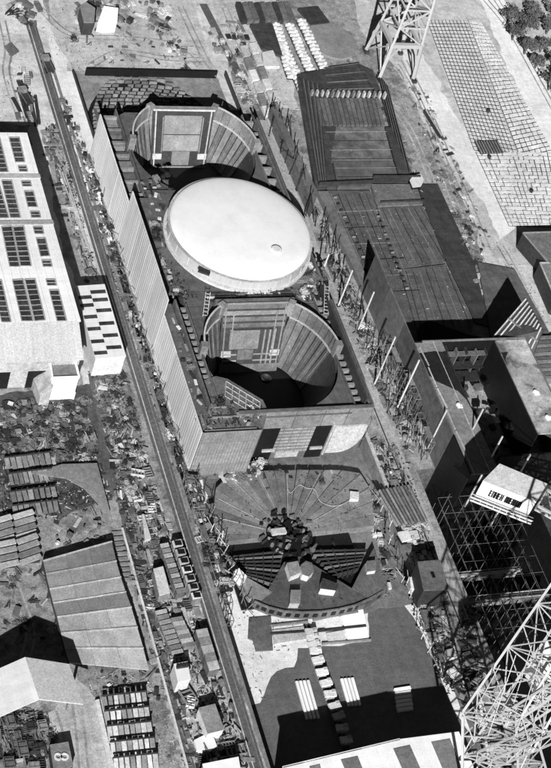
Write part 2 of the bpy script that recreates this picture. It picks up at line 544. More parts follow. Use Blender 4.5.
# --- the finished tank under its white cover
tank = thing('tank_cover', 'huge round white tank dome amidships on the hull', 'tank', (TX, TY, 12.4))
def lathe(name, prof, n, mat, parent, a0=0.0, a1=2 * math.pi, loc=(0, 0, 0), smooth=True, close=True):
    v, f = [], []
    full = abs(a1 - a0 - 2 * math.pi) < 1e-6
    cnt = n if full else n + 1
    for k in range(cnt):
        t = a0 + (a1 - a0) * k / n
        for r, z in prof:
            v.append((loc[0] + r * math.cos(t), loc[1] + r * math.sin(t), loc[2] + z))
    p = len(prof)
    for k in range(n):
        a, b = k * p, ((k + 1) % cnt) * p
        for i in range(p - 1):
            f.append([a + i, b + i, b + i + 1, a + i + 1])
    me = new_mesh(name, v, f)
    o = link(name, me, mat, parent)
    if smooth:
        for q in me.polygons: q.use_smooth = True
    return o
lathe('cover_wall', [(TR, 0), (TR, 4.3)], 96, gm('cover_wall', .46, .12, .1, .6, streak=(1, 1, .15), bump=.02, grit=.08), tank)
lathe('rim_flange', [(TR + .02, 4.0), (TR + .45, 4.0), (TR + .45, 4.3), (TR - .2, 4.34)], 96, STEELL, tank, smooth=False)
lathe('dome', [(TR - .2, 4.3), (TR - .3, 4.7)] + [((TR - .3) * math.cos(t) ** .9, 4.7 + 1.7 * math.sin(t)) for t in [i * math.pi / 2 / 18 for i in range(18)]] + [(0.01, 6.4)], 96, gm('dome_white', .80, .04, .08, .3, rough=.6, bump=.02, grit=.03, stain=.05), tank)
for k in range(24):
    t = k * math.pi / 12
    bar('seam_rib', ((TR + .06) * math.cos(t), (TR + .06) * math.sin(t), .95), ((TR + .06) * math.cos(t), (TR + .06) * math.sin(t), 4.0), .14, WHITE2, tank)
lathe('foot_ring', [(TR + .9, 0.05), (TR + .9, 0.9), (TR + .05, 0.9)], 96, WHITE2, tank, smooth=False)
box('hatch', at(204, 272, 17.4) - Vector((TX, TY, 12.4)), (3.2, 1.1, .6), STEELD, tank, rz=-.5)
hp = at(276, 250, 18.3) - Vector((TX, TY, 12.4))
lathe('pipe_tower_base', [(1.5, -1.0), (1.5, .55), (1.1, .6), (.01, .62)], 14, WHITE2, tank, loc=hp)

# --- round holds (one near the camera, one at the far end)
def hold(cy, R, zt, zdeck, back, first):
    cx = -5.2
    # deck around the well
    deck_with_hole('hold_deck', -23.5, 13.0, cy - back - 1.0, cy + back, cx, cy, R - .3, zdeck, DECKM)
    box('hold_bottom', (cx, cy, ZA + 2.2), (36, 36, .3), DECKD if first else BLACK, ship)  # near hold floor coloured black to deepen the shadow on it
    cyb = cy + back - 2.2
    half = 9.3
    # flat back panel, sloping towards the bottom, with framing
    def slope(u, q):     # u across (-1..1), q 0 top .. 1 bottom
        return Vector((cx + u * half * (1 - .12 * q), cyb - 8.5 * q, zdeck + 3.2 - (zdeck + 5.2 - ZA - 2.4) * q))
    def quad(name, u0, u1, q0, q1, mat, off=0.0):
        nrm = (slope(1, 0) - slope(-1, 0)).cross(slope(0, 1) - slope(0, 0)).normalized()
        if nrm.y > 0: nrm.negate()
        P = [slope(u0, q0), slope(u1, q0), slope(u1, q1), slope(u0, q1)]
        P = [p + nrm * off for p in P]
        v = P + [p - nrm * 0.3 for p in P]
        f = [[0, 1, 2, 3], [7, 6, 5, 4], [0, 4, 5, 1], [1, 5, 6, 2], [2, 6, 7, 3], [3, 7, 4, 0]]
        return fix(link(name, new_mesh(name, v, f), mat, ship))
    quad('back_panel', -1, 1, 0, 1, STEELD)
    if first:
        quad('centre_plate', -.62, .62, .08, .58, PANEL, .35)
        quad('centre_foot', -.28, .34, .585, .78, PANEL, .35)
    else:
        for q in (.02, .10, .18, .26):
            quad('strake', -.97, .97, q, q + .055, STEEL if q != .10 else STEELM, .3)
        quad('centre_plate', -.72, .22, .34, .60, gm('near_plate', .15, .25, .1, .5, lines=.1), .35)
        quad('centre_foot', -.42, .08, .605, .74, STEEL, .35)
        for u in (.36, .52, .68):
            quad('inner_stiffener', u, u + .05, .34, .8, STEELM, .4)
        for q in (.66, .74):
            quad('inner_stiffener', .1, .9, q, q + .02, STEELM, .42)
            quad('inner_stiffener', -.9, -.45, q, q + .02, STEELM, .42)
    quad('base_plate', -.98, .98, .80, .93, PANEL if first else STEEL, .3)
    for s in (-1, 1):
        quad('step_plate', s * .64 if s > 0 else -.95, .95 if s > 0 else -.64, .62, .70, STEELL, .36)
        quad('edge_stiffener', s * .9 - .02, s * .9 + .02, .02, .8, STEELL if first else STEELM, .4)
        quad('inner_stiffener', s * .66 - .015, s * .66 + .015, .1, .6, STEELM, .45)
    quad('top_flange', -1, 1, -.01, .015, STEELL if first else STEELM, .5)
    for q in (.34,):
        quad('cross_stiffener', -.62, .62, q, q + .012, STEELD, .42)
    box('back_bulkhead', (cx, cyb + .9, (zdeck + 3.4) / 2), (2 * half + 3.5, 1.2, zdeck + 3.0), STEELM if first else STEEL, ship)
    # curved side panels
    def curved(a0, a1, nseg):
        for i in range(nseg):
            t0 = math.radians(a0 + (a1 - a0) * i / nseg + .35)
            t1 = math.radians(a0 + (a1 - a0) * (i + 1) / nseg - .35)
            lathe('curved_plate', [(R + .25, zdeck + 3.6), (R - .15, zdeck + 3.6), (R - .6, zdeck - .6), (R - .2, zdeck - .6), (R + .25, zdeck + 3.6)], 5, STEELM if first else STEEL, ship, t0, t1, (cx, cy, 0), smooth=False)
            lathe('hopper_plate', [(R - .7, zdeck - .7), (R - 5.2, ZA + 3.0), (R - 5.6, ZA + 2.9), (R - .7, zdeck - 1.2)], 5, (STEEL if i % 2 else STEELM) if first else (DECKM, STEEL)[i % 2], ship, t0, t1, (cx, cy, 0), smooth=False)
        for i in range(nseg * 2 + 1):
            t = math.radians(a0 + (a1 - a0) * i / (nseg * 2))
            cs = Vector((math.cos(t), math.sin(t), 0))
            bar('hopper_rib', Vector((cx, cy, zdeck - .6)) + cs * (R - .85), Vector((cx, cy, ZA + 3.2)) + cs * (R - 5.3), .13, STEELM if i % 2 else STEELD, ship)
        t0, t1 = math.radians(min(a0, a1)), math.radians(max(a0, a1))
        lathe('rim', [(R + .25, zdeck + 3.62), (R + .25, zdeck + 3.85), (R - .2, zdeck + 3.85), (R - .2, zdeck + 3.62)], 26, STEELL, ship, t0, t1, (cx, cy, 0), smooth=False)  # pale colour stands in for a lit top edge
        lathe('ledge', [(R - .5, zdeck - .55), (R - .95, zdeck - .55), (R - .95, zdeck - .9)], 26, STEELL, ship, t0, t1, (cx, cy, 0), smooth=False)
    curved(4, 56, 7)
    curved(124, 172, 6)
    # plain lower cone for the rest
    lathe('hold_skirt', [(R - .7, zdeck - .6), (R - 5.3, ZA + 2.8)], 60, STEELD, ship, math.radians(172), math.radians(364), (cx, cy, 0))
    # small blocks at the ends of the curved plates
    for a in (2, 174, 58, 122):
        t = math.radians(a)
        box('bracket', (cx + (R + .1) * math.cos(t), cy + (R + .1) * math.sin(t), zdeck + 1.6), (1.8, 1.8, 4.6), STEELM, ship, rz=t)
hold(-1.5, 18.2, 0, 12.4, 18.5, False)
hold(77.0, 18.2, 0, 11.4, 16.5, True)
# a round lift trunk at the bottom of the near hold
lathe('sump', [(1.5, 0), (1.5, .35), (1.0, .35), (1.0, .1), (.01, .1)], 20, STEELD, ship, loc=at(266, 378, -2.6))

# --- near bulkhead (the face towards the camera)
YB = -20.6
box('bulkhead', (-1.0, YB + .5, 4.4), (36.5, 1.0, 18.6), HULLD, ship)
for i, (a, b) in enumerate(((-19.2, -12.3), (-12.2, -4.0), (-3.9, 3.9), (4.0, 10.4), (10.5, 17.0))):
    box('bulkhead_plate', ((a + b) / 2, YB - .12, 10.6), (b - a - .12, .22, 6.2), STEELM if i else STEEL, ship)
# central door plate between two black openings
box('opening', (-9.1, YB - .18, 1.2), (4.6, .3, 12.4), BLACK, ship)
box('opening', (5.2, YB - .18, 1.2), (4.4, .3, 12.4), BLACK, ship)
box('centre_plate', (-2.0, YB - .2, 2.6), (9.6, .5, 9.8), STEELM, ship)
for k in range(8):
    box('plate_rib', (-2.0, YB - .5, -1.6 + k * 1.25), (9.5, .14, .16), STEELL, ship)
for k in range(4):
    box('plate_rib', (-5.8 + k * 2.5, YB - .53, 2.6), (.14, .16, 9.6), STEELM, ship)
box('centre_foot', (-2.4, YB - .25, -3.0), (6.2, .6, 2.2), STEELL, ship)
for x in (-8.0, 5.2):
    box('step_plate', (x, YB - .5, -1.0), (3.4, .5, .8), STEELL, ship)
box('edge_stiffener', (7.6, YB - .5, 2.4), (.5, .8, 12.0), STEELL, ship)
arc = [(8.2, 7.2), (17.2, 7.2), (17.2, 4.6)] + [(17.2 - 5.6 * (1 - math.cos(t)), 4.0 - 7.2 * math.sin(t)) for t in [i * math.pi / 2 / 8 for i in range(9)]] + [(8.2, -3.2)]
prism_y('bilge_plate', arc, YB - .7, YB - .1, STEELL, ship)

# left wing block nearest the camera: plated front and framed top
WX0, WX1, WY0, WY1 = SL + .2, -15.2, -26.2, -20.0
box('wing_front', ((WX0 + WX1) / 2, WY0 + .25, 4.5), (WX1 - WX0, .5, 18.4), HULLD, ship)
for k in range(4):
    z = -2.6 + k * 4.2
    box('wing_strake', ((WX0 + WX1) / 2, WY0 - .07, z + 2.0), (WX1 - WX0 - .2, .14, 4.08), gm('strake', .22, .22, .08, .5, rough=.7), ship)
for k in range(19):
    box('wing_rib', (WX0 + .6 + k * .79, WY0 - .2, 5.2), (.1, .14, 16.4), STEELM, ship)
box('wing_side', (WX1, (WY0 + WY1) / 2, 4.5), (.4, WY1 - WY0, 18.0), STEEL, ship)
box('wing_deck', ((WX0 + WX1) / 2, (WY0 + WY1) / 2, 12.4), (WX1 - WX0 - .2, WY1 - WY0, .4), DECKM, ship)
for (x0, x1, y0, y1) in ((-29.5, -16, -25.3, -24.8), (-29.5, -29.0, -25.3, -10), (-27.0, -16, -21.2, -20.7), (-27, -26.5, -25, -10), (-29, -22, -18, -17.6)):
    box('deck_frame', ((x0 + x1) / 2, (y0 + y1) / 2, 13.1), (x1 - x0, (y1 - y0) * .7, .6), STEELM, ship)
pxp('corner_deck', [(204, 380), (216, 376), (228, 379), (263, 400), (268, 411), (263, 430), (203, 432)], 12.9, 12.3, DECKM, ship)
# grid of light stiffeners on the near left deck corner
g0, g1 = at(226, 381, 13.1), at(260, 402, 13.1)
for k in range(6):
    p = g0.lerp(g1, k / 5)
    bar('grid_bar', p, p + Vector((-1.6, -4.8, 0)), .16, STEELL, ship)
for k in range(4):
    d = Vector((-1.6, -4.8, 0)) * (k / 3)
    bar('grid_bar', g0 + d, g1 + d, .16, STEELL, ship)

# --- the fan shaped bottom in front, with frames and the round end wall
FZ = -2.4
fc = at(288, 535, FZ)
fan = thing('ship_bottom_section', 'fan shaped plated ship bottom lying in the dock before the hull', 'ship section', (fc.x, fc.y, ZA))
def F(x, y, z): return (x - fc.x, y - fc.y, z - ZA)
RO = 21.0
outline = [at(x, y, FZ) for x, y in [(214, 505), (216, 488), (226, 478), (256, 471), (300, 470), (340, 470), (360, 473), (371, 490), (373, 512), (375, 528)]]
def edge_r(t):
    d = Vector((math.cos(t), math.sin(t)))
    best = RO
    for a, b in zip(outline, outline[1:]):
        a2, b2 = Vector((a.x - fc.x, a.y - fc.y)), Vector((b.x - fc.x, b.y - fc.y))
        e = b2 - a2
        den = d.x * e.y - d.y * e.x
        if abs(den) < 1e-9: continue
        u = (a2.x * e.y - a2.y * e.x) / den
        k = (a2.x * d.y - a2.y * d.x) / den
        if u > 0 and -.001 <= k <= 1.001: best = u
    return best
N = 22
for i in range(N):
    t0, t1 = math.radians(2 + 180 * i / N), math.radians(2 + 180 * (i + 1) / N - .5)
    ri = 5.6
    P = [(ri * math.cos(t0), ri * math.sin(t0)), (edge_r(t0) * math.cos(t0), edge_r(t0) * math.sin(t0)),
         (edge_r((t0 + t1) / 2) * math.cos((t0 + t1) / 2), edge_r((t0 + t1) / 2) * math.sin((t0 + t1) / 2)),
         (edge_r(t1) * math.cos(t1), edge_r(t1) * math.sin(t1)), (ri * math.cos(t1), ri * math.sin(t1))]
    o = prism('deck_plate', P, FZ - ZA + rnd.uniform(-.03, .03), 0.2, (gm('fan_c', .15, .3, .07, .4, rough=.6, stain=.2), gm('fan_a', 0.18, .3, .07, .4, rough=.6, stain=.2), gm('fan_b', 0.21, .3, .07, .4, rough=.6))[(i * 7) % 3 if i > 3 else 2], fan)
# light seams
for t in (25, 52, 74, 97, 118, 140, 158):
    tt = math.radians(t)
    bar('weld_seam', (6 * math.cos(tt), 6 * math.sin(tt), FZ - ZA + .12), ((edge_r(tt) - 1) * math.cos(tt), (edge_r(tt) - 1) * math.sin(tt), FZ - ZA + .06), .09, STEELL, fan)
# hollow base under everything
box('keel_floor', (0, -6, .5), (34, 26, .6), BLACK, fan)
# open frames, left and right of the centre
def web(nm, a, b, th, ht, mt):
    d = b - a
    return box(nm, ((a.x + b.x) / 2, (a.y + b.y) / 2, FZ - ZA - ht / 2 - .05), (math.hypot(d.x, d.y), th, ht), mt, fan, rz=math.atan2(d.y, d.x))
def frames(poly, n, tdir):
    A, B, C, D = [at(x, y, FZ) - Vector((fc.x, fc.y, 0)) for x, y in poly]   # A-B far edge, D-C near edge
    for k in range(n):
        a, b = A.lerp(D, (k + .3) / n), B.lerp(C, (k + .3) / n)
        web('floor_frame', a, b, .2, 1.9, STEEL if k % 3 == 1 else STEELD)
    for k in range(1, 5):
        a, b = A.lerp(B, k / 5), D.lerp(C, k / 5)
        web('side_girder', a, b, .2, 1.7, STEELD)
frames([(232, 555), (284, 549), (276, 588), (246, 577)], 8, 1)
frames([(309, 549), (368, 548), (358, 570), (335, 578)], 7, 1)
# near deck plates and the round end wall with its square holes
pxl = lambda pts, z: [(at(x, y, z).x - fc.x, at(x, y, z).y - fc.y) for x, y in pts]
prism('near_deck', pxl([(284, 562), (300, 556), (352, 588), (374, 566), (384, 592), (366, 604), (322, 612), (278, 611), (254, 603), (246, 580), (268, 590)], FZ), FZ - ZA - .1, .4, DECKM, fan)
prism('corner_plate', pxl([(374, 548), (378, 560), (386, 590), (372, 600), (352, 588), (360, 572)], FZ), FZ - ZA + .12, .4, STEEL, fan)
prism('corner_plate', pxl([(230, 556), (246, 577), (272, 592), (262, 600), (250, 598), (238, 580)], FZ), FZ - ZA + .12, .4, STEELM, fan)
endc = [at(x, y, FZ - 2.2) for x, y in [(252, 607), (266, 613), (282, 617), (300, 618), (318, 617.5), (336, 615), (352, 611), (366, 605), (380, 597)]]
ends = []
for a, b in zip(endc, endc[1:]):
    for k in range(2):
        ends.append((a.lerp(b, k / 2), a.lerp(b, (k + 1) / 2)))
for a, b in ends:
    o = bar('end_wall_plate', F(a.x, a.y, FZ - 1.2), F(b.x, b.y, FZ - 1.2), .35, STEEL, fan, ht=3.0)
    o.rotation_mode = 'XYZ'
    d = b - a
    o.location = F((a.x + b.x) / 2, (a.y + b.y) / 2, FZ - 1.0)
    o.rotation_euler = (0, 0, math.atan2(d.y, d.x))
    o.scale = (d.length + .05, .35, 2.9)
    h = box('manhole', F((a.x + b.x) / 2 + .09 * d.y / d.length, (a.y + b.y) / 2 - .2 * d.x / d.length, FZ - .9), (1.2, .3, 1.3), BLACK, fan, rz=math.atan2(d.y, d.x))
# machine seat in the middle
r2 = random.Random(3)
lathe('seat_floor', [(.01, 2.3), (6.6, 2.3), (6.6, 2.0)], 11, BLACK, fan, smooth=False)
for k in range(95):
    t, r = r2.uniform(0, 6.28), 6.8 * math.sqrt(r2.random())
    if r > 5.0 and r2.random() < .4: continue
    box('machine_block', (r * math.cos(t) * 1.1, r * math.sin(t), 2.6 + r2.uniform(-.3, .7)), (r2.uniform(.4, 1.8), r2.uniform(.25, .8), r2.uniform(.5, 1.6)), r2.choice([STEELD, BLACK, STEELD, STEELM, STEEL]), fan, rz=r2.uniform(-.7, .7))
box('machine_top', (-2.6, .6, 3.5), (3.8, 1.6, .8), STEELL, fan, rz=.05)
# houses standing on the near deck plates
def px_box(name, label, cat, pts, zt, zb, mat, top=None, group=None):
    c = at(sum(p[0] for p in pts) / len(pts), sum(p[1] for p in pts) / len(pts), zt)
    t = thing(name, label, cat, (c.x, c.y, zb), 0, group)
    P = [at(x, y, zt) - Vector((c.x, c.y, 0)) for x, y in pts]
    prism('body', [(p.x, p.y) for p in P], zt - zb - (.25 if top else 0), 0, mat, t)
    if top:
        cc = Vector((0, 0))
        prism('top_plate', [(p.x * 1.03, p.y * 1.03) for p in P], zt - zb, zt - zb - .24, top, t)
    return t
px_box('steel_hood', 'pale square hood just below the machine seat of the ship bottom', 'hood', [(287, 563), (298, 561), (301, 572), (291, 576)], FZ + 2.2, FZ - .1, WHITE2, STEELM)
px_box('steel_hood', 'rounded grey hood beside the pale square hood on the ship bottom', 'hood', [(301, 565), (306, 561), (312, 563), (314, 571), (309, 576), (303, 574)], FZ + 2.2, FZ - .1, WHITE2, STEEL)
px_box('steel_locker', 'upright grey locker on the near edge of the fan shaped bottom', 'locker', [(291, 590), (301, 590), (300, 603), (290, 603)], FZ + 2.0, FZ - .1, STEELL, STEELM)
px_box('steel_locker', 'wide dark locker with pale front on the fan shaped bottom', 'locker', [(323, 578), (339, 584), (336, 590), (321, 588)], FZ + 2.4, FZ - .1, WHITE2, STEELD)
px_box('hose_box', 'small white box at the right rim of the fan shaped bottom', 'box', [(350, 491), (359, 492), (359, 499), (350, 499)], FZ + 1.0, FZ, WHITE2)
px_box('hose_box', 'white upright box on the right rim of the ship bottom near its frames', 'box', [(367, 561), (376, 560), (376, 570), (368, 571)], FZ + 1.6, FZ, WHITE2, STEELM)
px_box('site_cabin', 'small tilted white cabin at the left rim of the ship bottom', 'cabin', [(234, 571), (239, 568), (247, 576), (242, 580)], FZ + 2.6, FZ, WHITE)
# a pale hose lying over the plates
cu_ = bpy.data.curves.new('hose', 'CURVE')
cu_.dimensions = '3D'
cu_.bevel_depth = .08
sp = cu_.splines.new('NURBS')
hp_ = [(287, 474), (287, 492), (291, 495), (296, 486), (301, 484), (306, 489), (313, 488), (317, 491), (318, 500), (324, 504), (334, 507), (344, 504), (350, 500), (356, 497)]
sp.points.add(len(hp_) - 1)
for k, (x, y) in enumerate(hp_):
    sp.points[k].co = tuple(at(x, y, FZ + .2)) + (1,)
sp.use_endpoint_u = True
ho = bpy.data.objects.new('hose', cu_)
COL.objects.link(ho)
hm = bpy.data.meshes.new_from_object(ho.evaluated_get(bpy.context.evaluated_depsgraph_get()))
bpy.data.objects.remove(ho)
hm.materials.clear()
hm.materials.append(None)
ho = link('hose', hm, STEELL)
tag(ho, 'thin pale hose winding over the fan shaped ship bottom', 'hose')

# --- far end: rows of bottom frames curving round (dark slots between pale flanges)
fz = -.6
for yy in range(0, 17):
    y = 96.5 + yy * 1.62
    hw = 19.5 * math.sqrt(max(0.03, 1 - (yy / 17.5) ** 2))
    xa, xb = -8.0 - hw, -8.0 + hw * (1.02 if yy > 3 else .9)
    nseg = max(2, int((xb - xa) / 2.3))
    for k in range(nseg):
        if rnd.random() < .07: continue
        x = xa + (k + .5) * (xb - xa) / nseg
        dy = -.0035 * (x + 8) ** 2 - .045 * (x + 8)
        box('bottom_frame', (x, y + dy + rnd.uniform(-.15, .15), fz + rnd.uniform(-.15, .3)), ((xb - xa) / nseg - rnd.uniform(.15, .9), rnd.uniform(.25, .5), 1.1), rnd.choice([STEELM, STEEL, STEEL, STEELM]), ship, rz=-.045 - .007 * (x + 8) + rnd.uniform(-.04, .04))
fb = lathe('frame_bed', [(.01, -1.02), (1, -1.02), (1, -1.3)], 40, BLACK, ship, loc=(0, 0, 0), smooth=False)
fb.scale, fb.location = (21.5, 27.5, 1), (-7.8, 95.5, 0)
# far left wing compartments
for k in range(7):
    y = 62 + k * 4.4
    box('tank_top', (-26.6, y + 2.0, 7.4 + .3 * (k % 3)), (4.6, 2.6, 5), STEEL if k % 2 else STEELM, ship)

# ladders on the deck
def ladder(label, p0, p1, wd):
    d = (p1 - p0).normalized()
    s = d.cross(Vector((0, 0, 1))).normalized() * wd / 2
    t = thing('ladder', label, 'ladder', p0)
    L = (p1 - p0).length
    for q in (-1, 1):
        bar('rail', s * q, (p1 - p0) + s * q, .14, STEELL, t)
    n = int(L / .9)
    for k in range(n):
        p = d * (L * (k + .5) / n)
        bar('rung', p - s, p + s, .14, STEELL, t)
ladder('white ladder on the hull deck left of the near hold', at(205, 317, 13.2), at(208, 292, 16.5), 1.2)
ladder('white ladder on the hull deck right of the near hold', at(326, 315, 13.2), at(327, 285, 16.5), 1.2)

# ================================================================== RIGHT-HAND SHIP
rs = thing('ship_hull', 'low dark ship bottom with one raised open hull block in the right dock', 'ship', (0, 0, 0))
ZR = 1.6
def rp(name, pts, zt, zb, mat): return pxp(name, pts, zt, zb, mat, rs)
# far panels, ribbed
rp('deck_panel', [(297, 74), (318, 70), (336, 128), (326, 187), (316, 189)], ZR + .1, .1, DECKD)
rp('deck_panel', [(319, 70), (356, 63), (374, 92), (316, 97)], ZR, .1, DECKD)
rp('deck_panel', [(373, 70), (357, 63), (375, 92), (382, 97), (404, 175), (412, 172)], ZR - .5, .1, DECKD)
for k in range(15):            # ribbed plates with pale lower ends
    x0, x1 = 315 + k * 4.3, 315 + (k + 1) * 4.3 - .7
    rp('ribbed_plate', [(x0, 98), (x1, 98), (x1 + 6.5, 125), (x0 + 6.5, 125)], ZR + .35 + .1 * (k % 2), .1, STEEL if k % 3 else DECKM)
for k in range(15):
    a = at(311 + k * 5.2, 95.5 + k * .15, ZR)
    box('upright_lug', (a.x, a.y, ZR + .9), (.55, 1.2, 2.2), STEELL if k % 4 else STEELM, rs)
rp('deck_panel', [(322, 127), (384, 127), (393, 160), (332, 160)], ZR + .05, .1, gm('worn_deck', 0.13, .35, .1, .4, stain=.3))
rp('deck_panel', [(333, 161), (393, 161), (399, 178), (372, 179), (371, 186), (338, 187)], ZR, .1, DECKM)
rp('deck_panel', [(321, 127), (331, 160), (337, 187), (327, 187), (326, 150)], ZR - .1, .1, DECKD)
rp('deck_panel', [(385, 127), (392, 127), (410, 175), (400, 178)], ZR - .15, .1, DECKD)
for k in range(9):
    a, b = at(301 + k * 2.3, 78 + k * 1.0 - (k > 4), ZR + .25), at(319 + k * 1.0, 186, ZR + .25)
    bar('deck_rib', a, b, .2, STEEL if k % 2 else STEELD, rs, ht=.3)
for k in range(7):
    a, b = at(324 + k * .8, 68 + k * 3.6, ZR + .2), at(360 + k * 2.2, 63 + k * 4.2, ZR + .2)
    bar('deck_rib', a, b, .18, STEELD if k % 2 else STEEL, rs, ht=.25)
for k in range(8):
    a, b = at(378 + k * 1.4, 72 + k * 2, ZR - .3), at(402 + k * 1.2, 172, ZR - .3)
    bar('deck_rib', a, b, .18, STEEL if k % 2 else BLACK, rs, ht=.2)
for k in range(6):
    y = 132 + k * 9
    a, b = at(324 + (y - 127) * .27, y, ZR + .15), at(385 + (y - 127) * .27, y - .5, ZR + .15)
    bar('deck_rib', a, b, .14, STEELD if k % 2 else STEELM, rs, ht=.14)
for k in range(8):                                                   # long seams of the middle deck
    a, b = at(324 + k * 7, 194, ZR - .5), at(352 + k * 8.2, 256 + k * 4, ZR - .5)
    bar('deck_seam', a, b, .13, (STEELD, STEELM, BLACK)[k % 3], rs, ht=.12)
for k in range(7):
    a, b = at(382 + k * 6.5, 208 + (k % 2), ZR - .55), at(408 + k * 7.5, 264 - k * .6, ZR - .55)
    bar('deck_seam', a, b, .12, (STEELD, STEELM, BLACK)[k % 3], rs, ht=.12)
    a, b = at(406 + k * 6.6, 271 - k * .8, ZR - .45), at(426 + k * 7.4, 344 - k * 3.0, ZR - .45)
    bar('deck_seam', a, b, .12, (BLACK, STEELD, STEELM)[k % 3], rs, ht=.12)
for k in range(6):
    a, b = at(334 + k * 9, 212 + k * 16, ZR - .5), at(380 + k * 8, 210 + k * 16, ZR - .5)
    bar('deck_seam', a, b, .12, (STEELM, BLACK)[k % 2], rs, ht=.12)
# step wall and middle deck
rp('deck_panel', [(318, 190.5), (370, 190.5), (386, 240), (406, 294), (421, 346), (412, 352), (402, 330), (380, 282), (346, 250), (336, 230)], ZR - .6, .1, DECKM)
rp('deck_panel', [(371, 184), (416, 184), (423, 204), (378, 206)], ZR - .3, .1, STEEL)
rp('deck_panel', [(378, 208), (424, 206), (446, 262), (400, 268), (386, 240)], ZR - .7, .1, DECKM)
rp('deck_panel', [(400, 269.5), (446, 264), (474, 322), (466, 352), (423, 350), (407, 294)], ZR - .6, .1, DECKM)
rp('deck_panel', [(417, 184), (424, 184), (438, 184), (474, 262), (490, 326), (476, 323), (447, 262), (424, 205)], ZR - .9, .1, DECKD)
rp('side_plate', [(318, 191), (328, 191), (370, 284), (363, 288)], ZR + .3, -.5, STEEL)
for k in range(13):
    p = at(335 + k * 3.1, 198 + k * 6.6, ZR - .4)
    box('deck_lug', (p.x, p.y, p.z + .3), (1.0, .35, .5), STEELD if k % 3 else STEELM, rs)
    p = at(378 + k * 2.4, 217 + k * 6.0, ZR - .4)
    box('deck_lug', (p.x, p.y, p.z + .3), (1.0, .35, .5), STEELD if k % 3 else STEELM, rs)
for a, b in (((371, 187), (317, 189.5)), ((418, 182.5), (371, 182.5))):
    pa, pb = at(a[0], a[1], 0), at(b[0], b[1], 0)
    o_ = box('step_wall', ((pa.x + pb.x) / 2, (pa.y + pb.y) / 2, 1.5), ((pa - pb).length, .4, 2.8), STEELD, rs, rz=math.atan2(pb.y - pa.y, pb.x - pa.x))
a, b = at(423, 204, 0), at(379, 206, 0)
box('step_wall', ((a.x + b.x) / 2, (a.y + b.y) / 2, 1.0), ((a - b).length, .3, 1.8), STEELD, rs, rz=math.atan2(b.y - a.y, b.x - a.x))

# raised block: outer left plating, transverse bulkhead, left and right wing tops, open hold between
RX0, RX1 = 35.6, 69.5
RY0, RYB, RYA = -44.0, 0.2, 33.0
RZ = 14.0
for i in range(6):
    a, b = RY0 + (RYA - RY0) * i / 6, RY0 + (RYA - RY0) * (i + 1) / 6
    box('hull_side_plate', (RX0 + rnd.uniform(-.05, .05), (a + b) / 2, (RZ + ZB) / 2 + .1), (.4, b - a - .1, RZ - ZB), BLACK if i < 1 else (STEEL, DECKM)[i % 2], rs)
box('wing_top', (RX0 + 4.2, (RY0 + RYB) / 2, RZ - .2), (8.0, RYB - RY0, .4), STEELM, rs)
for k in range(6):
    bar('top_seam', (RX0 + 1.0 + .35 * (k % 2), RY0 + k * 7.2, RZ + .1), (RX0 + 1.0, RY0 + 6.6 + k * 7.2, RZ + .1), .3, STEELL, rs)
bar('top_seam', (RX0 + 5.6, RY0, RZ + .06), (RX0 + 5.6, RYB, RZ + .06), .14, STEELL, rs)
box('wing_inner', (RX0 + 8.3, (RY0 + RYB) / 2, (RZ + ZB) / 2), (.4, RYB - RY0, RZ - ZB - .2), BLACK, rs)  # hold walls, bulkhead and floor coloured black to shade the sunlit hold
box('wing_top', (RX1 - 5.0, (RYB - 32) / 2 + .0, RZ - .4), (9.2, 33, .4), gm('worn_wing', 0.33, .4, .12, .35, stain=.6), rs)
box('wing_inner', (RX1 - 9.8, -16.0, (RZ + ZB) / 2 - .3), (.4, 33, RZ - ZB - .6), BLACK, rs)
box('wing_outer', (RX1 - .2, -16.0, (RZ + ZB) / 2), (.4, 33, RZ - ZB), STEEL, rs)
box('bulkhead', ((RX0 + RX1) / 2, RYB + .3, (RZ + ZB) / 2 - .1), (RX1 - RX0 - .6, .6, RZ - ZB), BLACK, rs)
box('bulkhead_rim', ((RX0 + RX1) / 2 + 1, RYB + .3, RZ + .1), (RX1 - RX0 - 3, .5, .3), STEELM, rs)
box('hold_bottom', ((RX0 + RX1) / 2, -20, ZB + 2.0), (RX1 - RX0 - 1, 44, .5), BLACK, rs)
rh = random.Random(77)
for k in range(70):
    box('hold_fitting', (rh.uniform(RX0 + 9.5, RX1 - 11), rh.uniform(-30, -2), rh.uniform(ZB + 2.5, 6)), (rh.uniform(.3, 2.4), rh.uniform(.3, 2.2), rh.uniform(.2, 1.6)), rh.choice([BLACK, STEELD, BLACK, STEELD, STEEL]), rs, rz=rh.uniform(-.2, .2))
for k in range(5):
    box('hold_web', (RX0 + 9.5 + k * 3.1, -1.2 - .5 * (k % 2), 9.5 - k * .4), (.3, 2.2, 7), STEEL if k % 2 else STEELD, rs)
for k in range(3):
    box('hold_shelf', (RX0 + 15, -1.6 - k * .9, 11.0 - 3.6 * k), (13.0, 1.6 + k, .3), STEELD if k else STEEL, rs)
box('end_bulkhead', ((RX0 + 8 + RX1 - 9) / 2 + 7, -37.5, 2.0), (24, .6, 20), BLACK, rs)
SHADE = gm('shade_black', .010, .5, .15, .8, rough=.9, bump=.0)  # near-black colour that paints cast shade onto the decks
def paint_shade(pts, z, lo=-1e9, hi=1e9):
    o_ = sheet('painted_shade', pts, z, SHADE, rs, rag=.5)
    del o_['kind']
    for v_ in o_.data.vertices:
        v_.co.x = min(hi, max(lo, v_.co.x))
        v_.co.y = min(v_.co.y, RYB - .1) if z > 5 else max(v_.co.y, RYB + .7)
